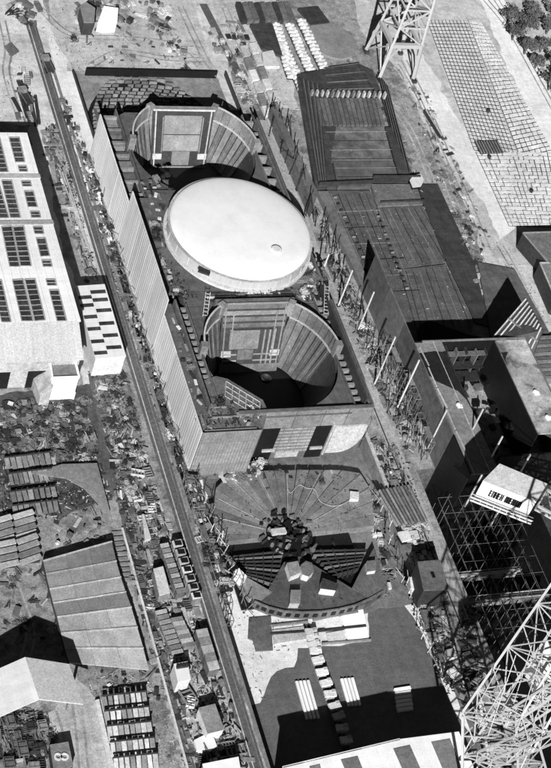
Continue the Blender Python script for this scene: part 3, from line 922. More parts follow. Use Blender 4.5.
paint_shade([(423, 357), (419, 345), (417, 333), (420, 325), (427, 321), (437, 322), (449, 328), (462, 332), (476, 336), (520, 341), (520, 350), (470, 353), (440, 357)], ZR - .3)
paint_shade([(419, 353), (422, 364), (427, 374), (436, 381), (447, 386), (458, 391), (466, 399), (474, 409), (484, 404), (466, 374), (458, 351)], RZ + .03, hi=RX0 + 8.15)
paint_shade([(508, 352), (503, 366), (512, 380), (507, 396), (518, 408), (525, 425), (534, 436), (540, 441), (520, 441), (506, 410), (490, 370), (486, 352)], RZ - .17, lo=RX1 - 9.55)
# two white ventilator heads on the wing tops
def vent(label, px, py, z):
    p = at(px, py, z)
    t = thing('ventilator', label, 'ventilator', p)
    lathe('cowl', [(.6, 0), (.6, .45), (.35, .7), (.01, .72)], 12, WHITE2, t)
    box('base', (0.3, -.5, .12), (1.5, 1.2, .24), WHITE, t)
vent('white round ventilator on the left top of the open hull block', 458, 405, RZ)
vent('white ventilator on the right top of the open hull block, the farther one', 535, 392, RZ - .2)
vent('white ventilator on the right top of the open hull block, the nearer one', 547, 417, RZ - .2)

# side wall standing at the right with its ribs towards us, and the slab behind it
rp('slab_deck', [(478, 262), (515, 269), (551, 335), (540, 352), (492, 340)], .9, .1, DECKM)
wall = thing('ribbed_wall', 'steep dark triangular wall of pale ribs beside the right ship', 'wall panel', at(505, 352, 0.4))
w0 = at(505, 352, .4)
A_, B_, C_ = at(487, 343, 11.0) - w0, at(526, 298, 17.0) - w0, at(543, 330, 16.5) - w0
D_ = at(533, 355, 11.5) - w0
for p in (B_, C_, D_):
    bar('prop', (p.x, p.y, 0), (p.x, p.y, p.z - .3), .4, STEELD, wall)
fix(link('plate', new_mesh('plate', [A_, B_, C_, D_, A_ + Vector((.4, .1, -.3)), B_ + Vector((.4, .1, -.3)), C_ + Vector((.4, .1, -.3)), D_ + Vector((.4, .1, -.3))],
    [[0, 1, 2, 3], [7, 6, 5, 4], [0, 4, 5, 1], [1, 5, 6, 2], [2, 6, 7, 3], [3, 7, 4, 0]]), STEELD, wall))
for k in range(9):
    q = (k + .3) / 9
    a, b = A_.lerp(D_, q), B_.lerp(C_, q)
    bar('rib', a + Vector((-.3, -.2, .25)), b + Vector((-.3, -.2, .25)), .38, STEELL, wall)
bar('cross_rib', A_.lerp(B_, .55) + Vector((-.4, -.3, .3)), D_.lerp(C_, .55) + Vector((-.4, -.3, .3)), .4, STEELM, wall)

# far right sheds
def deckshed(name, label, pts, z, mat, wallm, rim):
    t = thing(name, label, 'shed', at(pts[0][0], pts[0][1], 0))
    o = Vector(t.location)
    P = [at(x, y, z) - o for x, y in pts]
    prism('walls', [(p.x * .99, p.y * .99) for p in P], z - .3, 0, wallm, t)
    prism('roof', [(p.x, p.y) for p in P], z, z - .28, mat, t)
    for a, b in zip(P, P[1:] + P[:1]):
        bar('eaves', (a.x, a.y, z + .1), (b.x, b.y, z + .1), .35, rim, t)
    return t
deckshed('flat_shed', 'flat dark roofed shed at the right edge below the slab yard', [(523, 233), (590, 231), (620, 300), (548, 262)], 6, STEEL, STEELD, STEELM)
deckshed('flat_shed', 'dark flat shed at the right edge with a pale kerb round its roof', [(540, 263), (600, 262), (620, 330), (556, 300)], 6, STEELM, STEELD, STEELL)
for k in range(11):
    p = at(540 + k * .4, 338 + k * 4.0, 2)
    tag(box('stacked_beam', (p.x + 5, p.y, 1.2), (16, 1.0, 2.4 - .1 * (k % 3)), STEEL if k % 2 else STEELM, rz=.02), 'long beam stacked at the right edge', 'beam', 'beams stacked at the right edge')

# posts along the right dock, with stays
posts = [(315, 290, 14), (338, 306, 14), (358, 330, 15), (374, 385, 19), (397, 408, 19), (419, 425, 14), (427, 450, 16), (444, 485, 22), (462, 512, 22), (487, 532, 23), (283, 140, 10), (290, 165, 10), (297, 190, 10), (304, 215, 10), (268, 120, 9), (275, 130, 9), (320, 240, 10), (330, 262, 11)]
for i, (x, y, h) in enumerate(posts):
    zb = 0 if i < 7 or i > 9 else ZB
    p = at(x, y, zb)
    big = i < 10
    t = thing('scaffold_pole', 'thin upright scaffold pole beside the %s' % ('right dock' if big else 'dark plates behind the white dome'), 'pole', (p.x, p.y, zb), 0, 'poles along the right dock' if big else 'poles behind the dome')
    bar('pole', (0, 0, 0), (0, 0, h - zb if zb else h), .32 if big else .22, WHITE2 if big else STEELD, t)
    box('foot', (0, 0, .15), (1, 1, .3), STEELD, t)
    if not big:
        bar('stay', (0, 0, h * .8), (2.2, -3.0, 0), .22, STEELD, t)
    else:
        bar('stay', (0, 0, h * .55), (3.0, 2.0, 0.1), .3, STEELD, t)

def pole_line(label, group, x0, y0, x1, y1, n, z, h, wd, mats, lean=0.0, seed=1):
    r = random.Random(seed)
    for k in range(n):
        f_ = (k + r.uniform(.2, .8)) / n
        p = at(x0 + (x1 - x0) * f_, y0 + (y1 - y0) * f_, z) + Vector((r.uniform(-.8, .8), r.uniform(-.5, .5), 0))
        t = thing('scaffold_pole', label, 'pole', p, 0, group)
        hh = h * r.uniform(.6, 1.1)
        mt = r.choice(mats)
        bar('pole', (0, 0, 0), (r.gauss(0, lean), r.gauss(0, lean), hh), wd, mt, t)
        bar('ledger', (0, 0, hh * .7), (r.uniform(-1.5, 1.5), 3.2, hh * r.uniform(.5, .8)), wd * .7, mt, t)
        if r.random() < .6: bar('brace', (0, 0, hh * .9), (r.uniform(-1, 1), 3.0, hh * .3), wd * .7, mt, t)
        box('foot', (0, 0, .08), (.5, .5, .16), STEELD, t)
pole_line('thin staging pole along the hull right of the dome', 'staging poles right of the dome', 322, 235, 352, 322, 7, 0, 9, .16, [STEELD, STEELM, STEELL], .4, 61)
pole_line('thin staging pole right of the near hold', 'staging poles right of the near hold', 352, 322, 408, 455, 8, 0, 9, .16, [STEELD, STEELM, STEELL], .4, 62)
pole_line('thin staging pole on the dock edge left of the bottom section', 'staging poles on the left dock edge', 192, 480, 250, 625, 18, 0, 5, .16, [STEELD, STEELM, WHITE2], .6, 64)
pole_line('thin staging pole against the pale hull side', 'staging poles at the hull side', 92, 165, 184, 468, 22, 0, 3.5, .12, [STEELD, STEELM], .3, 65)
pole_line('thin staging pole on the right rim of the dock', 'staging poles on the right dock rim', 376, 500, 440, 690, 18, 0, 3.0, .15, [STEELD, STEELL, WHITE2], .2, 66)
pole_line('thin pole in the strip behind the far hold', 'poles behind the far hold', 262, 118, 316, 232, 9, 0, 8, .16, [STEELD, BLACK], .4, 67)
def staging(label, group, x, y0, y1, z0, h, depth, mats, seed):
    r = random.Random(seed)
    t = thing('staging', label, 'staging', (x, y0, z0), 0, group)
    L = y1 - y0
    n = int(L / 1.9)
    for k in range(n + 1):
        y = L * k / n
        for dx in (0, depth):
            hh = h * r.uniform(.75, 1.05)
            bar('upright', (dx, y, 0), (dx + r.gauss(0, .05), y, hh), .13, r.choice(mats), t)
        for q in (.3, .6, .9):
            bar('transom', (0, y, h * q), (depth, y, h * q), .11, r.choice(mats), t)
    for q in (.3, .6, .9):
        for dx in (0, depth):
            bar('ledger', (dx, 0, h * q), (dx, L, h * q), .12, r.choice(mats), t)
        if r.random() < .8:
            box('board', (depth / 2, L * r.uniform(.3, .7), h * q + .1), (depth * .8, L * r.uniform(.3, .6), .08), r.choice([STEELM, STEELL, STEEL]), t)
    for k in range(0, n, 2):
        bar('brace', (0, L * k / n, 0), (0, L * min(n, k + 2) / n, h * .9), .1, r.choice(mats), t)
for k in range(7):
    staging('dark pole staging against the right side of the hull', 'staging right of the hull', 17.9, -19 + k * 11.4, -19 + k * 11.4 + 10.2, 0 if False else ZA, 13 + (k % 3), 1.4, [STEELD, STEELD, STEEL, STEELM], 90 + k)
for k in range(4):
    staging('low pole staging on the left dock edge', 'staging on the left dock edge', -33.2, -72 + k * 11, -72 + k * 11 + 9.5, ZA, 7, 1.3, [STEELD, STEEL, STEELM], 100 + k)
for k in range(3):
    staging('pole staging between the tracks and the right ship', 'staging beside the right ship', 32.4, -28 + k * 13, -28 + k * 13 + 10, 0, 8 + (k % 2) * 2, 1.6, [STEELD, STEEL, STEELM], 110 + k)
# scaffolding in the basin: light lattice
sc = thing('scaffolding', 'fine lattice of scaffold tubes over the black basin below the open hull block', 'scaffolding', at(460, 520, ZB))
so = Vector(sc.location)
r3 = random.Random(5)
for gx in range(8):
    for gy in range(9):
        p = Vector((31.5 + gx * 2.9, -84.0 + gy * 5.0 + 2, ZB)) - so
        h = 12 + 4 * math.sin(gx * 1.3 + gy) if (gx + gy) % 4 else 9
        if r3.random() < .15: continue
        bar('standard', p, p + Vector((0, 0, h)), .07, STEELM, sc)
for gx in range(8):
    x = 31.5 + gx * 2.9
    for z in (-3, 2):
        bar('ledger', Vector((x, -82, z)) - so, Vector((x, -42, z)) - so, .06, STEELM, sc)
for gy in range(9):
    y = -82.0 + gy * 5
    bar('transom', Vector((31.5, y, 2.2)) - so, Vector((51.8, y, 2.2)) - so, .06, STEELM, sc)
# staging beams crossing the basin
def cross_beam(label, x0, y0, x1, y1, z, wd, mat, n=9):
    a, b = at(x0, y0, z), at(x1, y1, z)
    t = thing('staging_beam', label, 'beam', a)
    d = b - a
    bar('deck', (0, 0, 0), d, wd, mat, t, ht=.35)
    for s in (-.5, .5):
        off = Vector((0, s * wd, .9))
        bar('handrail', off, d + off, .14, STEELL, t)
    for k in range(n):
        p = d * ((k + .5) / n)
        box('hanging_panel', (p.x, p.y, -1.4), (d.length / n * .72, .3, 2.4), r3.choice([STEEL, STEELM, STEELL]), t)
cross_beam('pale staging beam across the black basin, the farther one', 448, 577, 520, 570, -3, .9, STEELL, 5)
cross_beam('hung staging gangway across the black basin, the nearer one', 462, 602, 548, 594, -3, 1.6, STEEL, 12)

# ================================================================== LEFT SIDE BUILDINGS
def sk(parent, o, pts, z, mat=SKYL, th=.16):
    P = [at(x, y, z) - o for x, y in pts]
    return prism('skylight', [(p.x, p.y) for p in P], z - o.z, z - o.z - th, mat, parent)
# large workshop
HS = 15.0
XE = at(27, 133, HS).x
yA, yZ = at(27, 132.5, HS).y, at(80, 321, HS).y
ws = thing('workshop', 'large white roofed workshop with dark skylight strips at the left edge', 'building', (XE, yZ, 0))
wo_ = Vector(ws.location)
def wl(x, y, z): return (x - wo_.x, y - wo_.y, z)
X0 = XE - 75
box('walls', wl((XE + X0) / 2, (yA + yZ) / 2, (HS - .4) / 2), (XE - X0 - .4, yA - yZ - .4, HS - .4), WHITE2, ws)
ysplit = [yZ, at(0, 270, HS).y, at(0, 222, HS).y, at(0, 175.5, HS).y, yA]
for a, b in zip(ysplit, ysplit[1:]):
    box('roof_bay', wl((XE + X0) / 2, (a + b) / 2, HS - .2), (XE - X0, b - a - .15, .4), ROOFW, ws)
for y in ysplit[2:4]:
    box('gutter', wl((XE + X0) / 2, y - .4, HS + .15), (XE - X0 + .3, 1.5, .3), GUTTER, ws)
# sloping apron roof at the near end
ap = [(0 - 40, 327), (78, 322), (74, 341), (22, 346), (21, 356), (-40, 362)]
PA = [at(x, y, HS) for x, y in ((-300, 340), (79, 321))]
yb = yZ - 9.0
prism_x('apron_roof', [(yZ - wo_.y, HS), (yb - wo_.y, HS - 4), (yb - wo_.y, HS - 4.5), (yZ - wo_.y, HS - .5)], X0 - wo_.x, XE - wo_.x - .5, gm('apron', .46, .12, .05, .4, streak=(3, .1, .1), bump=.05), ws)
box('apron_wall', wl((XE + X0) / 2, yb + 1.2, (HS - 4.6) / 2), (XE - X0 - 2, .5, HS - 4.6), STEELL, ws)
box('doorway', wl(XE - 9, yb + .9, 3), (9, .3, 6), BLACK, ws)
box('doorway', wl(XE - 22, yb + .9, 3), (8, .3, 6), BLACK, ws)
for k in range(26):
    box('roof_seam', wl(XE - 1.2 - k * 2.2, (yA + yZ) / 2, HS + .03), (.1, yA - yZ, .08), gm('seam', .55, .1), ws)
SKP = [[(8.9, 137.3), (19, 137.3), (24.6, 162), (15.2, 162)], [(17.8, 165.7), (26, 165.7), (27.5, 171.5), (19.4, 171.5)], [(-9, 137), (-1, 137), (8, 172), (-2, 172)],
       [(1.3, 180.2), (11.4, 180.2), (20.3, 217.7), (10.2, 217.7)], [(-12, 181), (-2, 181), (8.5, 218), (-2, 218)], [(21.2, 181), (30, 181), (31.4, 186.5), (22.6, 186.5)],
       [(24.1, 191), (33, 191), (37.3, 207), (28, 207)], [(30, 211.4), (39, 211.4), (40.5, 217.5), (31.4, 217.5)],
       [(1.3, 226.6), (11.4, 226), (19.5, 266.6), (9.5, 266.6)], [(12.7, 226.6), (23.3, 226), (31.2, 266), (20.4, 266)], [(33, 226.6), (42, 226.4), (43.7, 233.7), (34.6, 233.7)],
       [(36, 238), (45, 238), (49.5, 256), (40.6, 256.5)], [(41.5, 260), (50.4, 260), (52, 266.6), (43, 266.6)],
       [(12.2, 280), (22.8, 279.4), (33, 321), (21.6, 321)], [(24.6, 279.4), (34.8, 279), (45.2, 320), (34.6, 321)], [(45.7, 279.4), (54.8, 279.4), (56.4, 285.7), (47.2, 285.7)],
       [(49, 290), (58.4, 290), (66.3, 321), (57, 321)], [(-8, 280), (1, 280), (10.7, 322), (1.3, 322)]]
for q in SKP:
    pane = sk(ws, wo_, q, HS + .14)
    A, B, C, D = [at(x, y, HS + .2) - wo_ for x, y in q]
    nb = max(2, int((A - D).length / 1.7))
    for k in range(nb + 1):
        bar('glazing_bar', A.lerp(D, k / nb), B.lerp(C, k / nb), .12 if 0 < k < nb else .22, GUTTER, pane)
    for e in ((A, D), (B, C)):
        bar('glazing_bar', e[0], e[1], .2, GUTTER, pane)

# small shed with staggered skylights
HB = 7.0
c0 = at(75, 285.5, HB)
sb = thing('small_shed', 'small white shed with staggered dark skylights beside the workshop', 'building', (c0.x, c0.y, 0))
so_ = Vector(sb.location)
P = [at(x, y, HB) - so_ for x, y in [(75, 286), (104.6, 284), (126, 356), (95.5, 359)]]
prism('walls', [(p.x * .985 + .1, p.y * .99) for p in P], HB - .3, 0, WHITE2, sb)
prism('roof', [(p.x, p.y) for p in P], HB, HB - .28, ROOFW, sb)
def srow(x, y, wd, hh=3.2):
    sk(sb, so_, [(x, y), (x + wd, y - .9), (x + wd + 1.0, y + hh - .9), (x + 1.0, y + hh)], HB + .12)
for x, y in ((90, 290.5), (92.2, 298.5), (95.8, 309), (98.6, 322), (102.3, 334), (105.8, 346), (108.5, 354.2)):
    if y < 353: srow(x, y, 15)
for x, y in ((78, 296), (80, 304), (83.5, 315.5), (87, 327.5), (90.5, 340), (93.6, 351.5)):
    srow(x, y, 13)

# white flat-roofed hut in front of the workshop
hz = 8.5
hc = at(52, 376, hz)
hut = thing('flat_roofed_hut', 'white block hut with flat grey roof and lean-to before the workshop', 'building', (hc.x, hc.y, 0))
ho_ = Vector(hut.location)
P = [at(x, y, hz) - ho_ for x, y in [(48, 349), (72.5, 348.5), (79, 376.5), (52.5, 377.5)]]
prism('walls', [(p.x, p.y) for p in P], hz - .9, 0, WHITE, hut)
Pi = [at(x, y, hz) - ho_ for x, y in [(48.6, 349.6), (72, 349.2), (78.4, 375.4), (53, 376.4)]]
prism('roof', [(p.x, p.y) for p in Pi], hz - .5, hz - .95, STEELM, hut)
for a, b in zip(P, P[1:] + P[:1]):
    bar('parapet', (a.x, a.y, hz - .4), (b.x, b.y, hz - .4), .45, WHITE, hut, ht=1.0)
LP = [at(x, y, 4.5) - ho_ for x, y in [(30, 365), (45, 361), (51, 393), (41, 394)]]
v = [Vector((p.x, p.y, 0)) for p in LP] + [Vector((LP[0].x, LP[0].y, 3.4)), Vector((LP[1].x, LP[1].y, 6.5)), Vector((LP[2].x, LP[2].y, 6.5)), Vector((LP[3].x, LP[3].y, 3.4))]
fix(link('lean_to', new_mesh('lean_to', v, [[0, 1, 2, 3], [4, 5, 6, 7], [0, 1, 5, 4], [1, 2, 6, 5], [2, 3, 7, 6], [3, 0, 4, 7]]), CONC, hut))
ch = at(45.5, 352, 8) - ho_
lathe('tank_drum', [(1.5, 0), (1.5, 9.0), (1.0, 9.9), (.01, 10)], 16, WHITE2, hut, loc=(ch.x, ch.y, 0))
for k in range(4):
    p = at(49 + k * 8, 399, 0) - ho_
    bar('post', (p.x, p.y, 0), (p.x, p.y, 2.6), .35, WHITE, hut)

# gabled white shed at the lower left
gs = thing('gabled_shed', 'white gabled open shed at the lower left beside the plate racks', 'building', at(30, 700, 0))
go = Vector(gs.location)
r0, r1 = at(25, 657, 13) - go, at(39, 699, 13) - go
e0, e1 = at(69, 664, 10.5) - go, at(83, 704, 10.5) - go
l0, l1 = at(-50, 690, 9) - go, at(-42, 735, 9) - go
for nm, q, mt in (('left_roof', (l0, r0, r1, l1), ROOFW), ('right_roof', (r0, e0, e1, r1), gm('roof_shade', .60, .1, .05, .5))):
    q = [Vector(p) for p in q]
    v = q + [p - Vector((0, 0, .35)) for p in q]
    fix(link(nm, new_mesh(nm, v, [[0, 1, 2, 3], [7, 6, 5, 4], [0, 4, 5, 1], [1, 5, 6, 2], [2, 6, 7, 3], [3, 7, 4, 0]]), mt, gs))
for p in (e0, l0, l1, r0, e0.lerp(e1, .5), r0.lerp(e0, .5)):
    bar('post', (p.x * .98, p.y, 0), (p.x * .98, p.y, p.z - .3), .5, STEELM, gs)
back = [r0, e0]
fix(link('back_wall', new_mesh('back_wall', [(e0.x, e0.y, 0), (r0.x, r0.y, 0), (r0.x, r0.y, r0.z - .3), (e0.x, e0.y, e0.z - .3),
     (e0.x, e0.y - .3, 0), (r0.x, r0.y - .3, 0), (r0.x, r0.y - .3, r0.z - .3), (e0.x, e0.y - .3, e0.z - .3)],
     [[0, 1, 2, 3], [7, 6, 5, 4], [0, 4, 5, 1], [1, 5, 6, 2], [2, 6, 7, 3], [3, 7, 4, 0]]), STEELL, gs))
fix(link('back_wall', new_mesh('back_wall', [(l0.x, l0.y, 0), (r0.x, r0.y, 0), (r0.x, r0.y, r0.z - .3), (l0.x, l0.y, l0.z - .3),
     (l0.x, l0.y - .3, 0), (r0.x, r0.y - .3, 0), (r0.x, r0.y - .3, r0.z - .3), (l0.x, l0.y - .3, l0.z - .3)],
     [[0, 1, 2, 3], [7, 6, 5, 4], [0, 4, 5, 1], [1, 5, 6, 2], [2, 6, 7, 3], [3, 7, 4, 0]]), STEELL, gs))

# shed at the bottom edge
HBs = 8.8
bs = thing('dock_shed', 'white roofed shed with dark roof lights at the bottom edge over the dock', 'building', at(400, 768, ZA))
bo = Vector(bs.location)
rp_ = [(283, 767), (400, 739), (459, 731.5), (500, 830), (310, 860)]
P = [at(x, y, HBs) - bo for x, y in rp_]
prism('roof', [(p.x, p.y) for p in P], HBs - bo.z, HBs - bo.z - .5, ROOFW, bs)
for q in ([(309.5, 766.5), (320, 764), (326, 790), (314, 790)], [(341, 759.6), (357.7, 756.0), (371, 790), (354, 790)], [(393.5, 748.6), (410, 745), (430, 790), (412, 790)], [(431.5, 742), (450, 738.6), (471, 790), (452, 790)]):
    Q = [at(x, y, HBs + .12) - bo for x, y in q]
    prism('roof_light', [(p.x, p.y) for p in Q], HBs + .12 - bo.z, HBs - bo.z - .02, gm('grey_roof_light', .16, .2, .1, .8), bs)
cxx = sum(p.x for p in P) / 5; cyy = sum(p.y for p in P) / 5
prism('walls', [(cxx + (p.x - cxx) * .97, cyy + (p.y - cyy) * .97) for p in P], HBs - bo.z - .5, .1, WHITE2, bs)
for k in range(6):
    a, b = P[0].lerp(P[1], k / 6), P[0].lerp(P[1], (k + 1) / 6)
    bar('eaves', (a.x, a.y, HBs - bo.z - .2), (b.x, b.y, HBs - bo.z - .2), .4, WHITE, bs)

# ================================================================== PANELS AND RACKS ON THE LEFT
bp = thing('plated_raft', 'broad ribless deck panel of pale grey strips lying in the left yard', 'steel panel', at(95, 610, 0))
bo2 = Vector(bp.location)
L_ = [(43, 561), (46, 574), (49.5, 589), (53, 603), (57, 617), (61, 633), (65, 648), (69, 663)]
R_ = [(112, 541.5), (116.5, 561), (121, 577), (126, 592), (131.5, 607), (137.5, 627), (143.5, 648), (149, 670)]
zp = 3.0
pm = [PANEL, gm('panel_b', .28, .18, .05, .4, bump=.04), gm('panel_c', .33, .18, .05, .4, bump=.04), PANEL, gm('panel_d', .36, .18, .05, .4, bump=.04), gm('panel_e', .40, .18, .05, .4, bump=.04), gm('panel_e', .4)]
for k in range(7):
    n = 3
    for j in range(n):
        A = Vector(L_[k]).lerp(Vector(R_[k]), j / n); B = Vector(L_[k]).lerp(Vector(R_[k]), (j + 1) / n - .004)
        Cc = Vector(L_[k + 1]).lerp(Vector(R_[k + 1]), (j + 1) / n - .004); Dd = Vector(L_[k + 1]).lerp(Vector(R_[k + 1]), j / n)
        Cc.y -= .35; Dd.y -= .35
        z = zp + .06 * ((k + j) % 2)
        Q = [at(p.x, p.y, z) - bo2 for p in (A, B, Cc, Dd)]
        prism('strip_plate', [(p.x, p.y) for p in Q], z, z - .25, pm[k], bp)
    a, b = at(*L_[k], zp) - bo2, at(*R_[k], zp) - bo2
    bar('seam_bar', a + Vector((0, 0, .06)), b + Vector((0, 0, .06)), .3, STEELL, bp)
for (x, y) in L_[::2] + R_[::2]:
    p = at(x, y, zp) - bo2
    box('trestle', (p.x * .97, p.y * .97, zp / 2 - .1), (.8, .8, zp - .3), STEELD, bp)
for a, b in zip(L_, L_[1:]):
    a, b = at(*a, zp) - bo2, at(*b, zp) - bo2
    bar('edge_beam', a - Vector((0, 0, .5)), b - Vector((0, 0, .5)), .3, STEELD, bp, ht=.8)

pl = thing('steel_plate', 'single large pale plate lying at the left above the deck panel', 'steel plate', at(85, 490, 0))
po = Vector(pl.location)
P = [at(x, y, 1.2) - po for x, y in [(30, 473), (62, 464), (97, 463), (110, 512), (108, 524), (98, 503), (84, 488), (66, 478)]]
prism('plate', [(p.x, p.y) for p in P], 1.2, .9, STEELM, pl)
for x, y in ((66, 474), (95, 470), (104, 510)):
    p = at(x, y, .9) - po
    box('trestle', (p.x, p.y, .45), (1.2, 1.2, .88), STEELD, pl)

def plate_rack(label, x0, y0, x1, y1, n, depth, h, mats, group, tilt=.5, name='plate_rack'):
    a, b = at(x0, y0, 0), at(x1, y1, 0)
    t = thing(name, label, 'rack', a, 0, group)
    d = b - a
    ang = math.atan2(d.y, d.x)
    for k in range(n):
        p = d * ((k + .5) / n)
        box('plate', (p.x, p.y, h * .55), (d.length / n * rnd.uniform(.7, .9), depth * rnd.uniform(.85, 1.05), .22), rnd.choice(mats), t, rz=ang + rnd.uniform(-.05, .05), rx=tilt + rnd.uniform(-.1, .1))
    bar('back_rail', Vector((0, depth * .42, h * .95)), d + Vector((0, depth * .42, h * .95)), .3, STEELD, t)
    return t
RM = [STEELL, STEELM, gm('rack_mid', .28, .25), gm('rack_pale', .44, .2), STEELM]
for k, (y, dx) in enumerate(((708, 0), (723, 2.5), (738, 5), (754, 8), (770, 11))):
    plate_rack('tilted rack of pale plates at the bottom left, %s row from the top' % ['first', 'second', 'third', 'fourth', 'last'][k], 101 + dx, y, 146 + dx, y - 5, 8, 3.7, 2.6, RM, 'plate racks at the bottom left', .42)
tag(pxp('rack_kerb', [(95, 700), (99, 699), (115, 770), (109, 770)], .9, 0, WHITE2), 'long white kerb block left of the tilted plate racks', 'kerb')
RD = [STEELM, STEEL, STEELM]
for k, (x0, y0, x1, y1, n) in enumerate(((4, 466, 50, 460, 8), (8, 482, 52, 476, 9), (10, 500, 56, 494, 8), (12, 514, 58, 508, 8))):
    plate_rack('low rack of dark plates in the left yard, %s row from the top' % ['first', 'second', 'third', 'fourth'][k], x0, y0, x1, y1, n, 3.2, 1.6, RD, 'plate racks in the left yard', .3)
for k, (x0, y0, x1, y1) in enumerate(((-4, 536, 12, 531), (14, 532, 34, 526), (-2, 560, 16, 556), (18, 557, 38, 550))):
    a, b = at(x0, y0, 0), at(x1, y1, 0)
    t = thing('plate_stack', 'stepped stack of long plates at the left edge, %s of four' % ['upper left', 'upper right', 'lower left', 'lower right'][k], 'stack', a)
    d = b - a
    for j in range(4):
        box('plate', (d.x / 2, d.y / 2 - 2.4 + j * 1.7, 1.0 + .35 * j), (d.length, 1.3, .5), RM[j % 3], t, rz=math.atan2(d.y, d.x))
        box('chock', (d.x / 2, d.y / 2 - 2.4 + j * 1.7, .4), (d.length * .8, 1.0, .7), STEELD, t)

# ================================================================== DOCK FLOOR: keel blocks and timber
for k, (x, y) in enumerate([(311, 632), (312.5, 638), (314, 644.5), (315.5, 651), (318, 660), (322, 672), (326, 683), (330, 694), (334.5, 706), (338.5, 716), (342, 728), (346, 740)]):
    p = at(x, y, ZA + 1.2)
    t = thing('keel_block', "pale keel block in the dock floor's middle row", 'keel block', (p.x, p.y, ZA), rnd.uniform(-.15, .15), 'keel blocks on the dock floor')
    box('cap', (0, 0, 1.3), (2.9, 1.6, .6), WHITE2, t)
    box('base', (0, 0, .5), (2.0, 1.9, 1.0), CONC, t)
    box('wedge', (.9, .5, 1.75), (.9, .7, .3), STEELL, t)
for s in (-1, 1):
    a, b = at(306 + s * 2.2, 625, ZA), at(348 + s * 2.2, 755, ZA)
    tag(bar('floor_rail', a + Vector((0, 0, .2)), b + Vector((0, 0, .2)), .4, STEELD), 'dark rail on the %s of the keel block row' % ('left' if s < 0 else 'right'), 'rail', 'rails along the keel blocks')
def floor_bars(xs_, y0, y1, dx, label, group, m_=WHITE):
    for k, x in enumerate(xs_):
        a, b = at(x, y0 - k * .3, ZA + .4), at(x + dx, y1 - k * .3, ZA + .4)
        tag(bar('timber_baulk', a, b, .62, m_, ht=.5), label % ['first', 'second', 'third', 'fourth'][k], 'timber', group)
floor_bars([296.5, 300.2, 304, 307.8], 681.5, 719, 10.6, 'white timber baulk left of the keel blocks, %s of four from the left', 'white baulks left of the keel blocks')
floor_bars([341.5, 345, 348.6, 352.2], 679, 706, 7.6, 'white timber baulk right of the keel blocks, %s of four from the left', 'white baulks right of the keel blocks')
for k in range(6):
    p = at(402.5 + k * .5, 689 + k * 4, ZA + .5)
    t = tag(box('timber_block', (p.x, p.y, ZA + .4), (4.2 - .2 * (k % 2), .8, .7), WHITE, rz=.04), 'short white timber in the ladder-like dock floor stack', 'timber', 'short white timbers on the dock floor')
pxq = lambda pts, z: [at(x, y, z) for x, y in pts]
tag(prism('ramp_plate', pxq([(249, 618), (271, 616), (273, 650), (256, 651), (253, 640), (248, 638)], ZA + .4), ZA + .4, ZA + .02, STEEL), 'grey plate lying at the left below the ship bottom', 'steel plate')
# transverse sill joints and pale slabs just before the ship bottom
for k, (x0, y0, x1, y1) in enumerate([(270, 626, 308, 622), (270, 634, 312, 631), (313, 620, 358, 612), (318, 631, 366, 626), (322, 644, 371, 640)]):
    a, b = at(x0, y0, ZA + .3), at(x1, y1, ZA + .3)
    tag(bar('sill_beam', a, b, .5, STEELD if k % 2 else STEELM, ht=.5), 'thin dark beam lying across the dock floor before the ship bottom', 'beam', 'beams before the ship bottom')
for k, q in enumerate(([(322, 617), (338, 614), (343, 628), (326, 631)], [(341, 613), (363, 609), (369, 637), (348, 641)], [(326, 633), (344, 630), (346, 641), (329, 644)], [(272, 630), (306, 626), (310, 638), (274, 644)])):
    tag(prism('floor_slab', pxq(q, ZA + .3), ZA + .3, ZA + .02, (WHITE2, WHITE, WHITE2, STEELL)[k]), ['small pale slab nearest the ship bottom', 'large pale slab right of the keel row before the ship bottom', 'pale slab right beside the keel row', 'grey slab left of the keel row before the ship bottom'][k], 'slab')

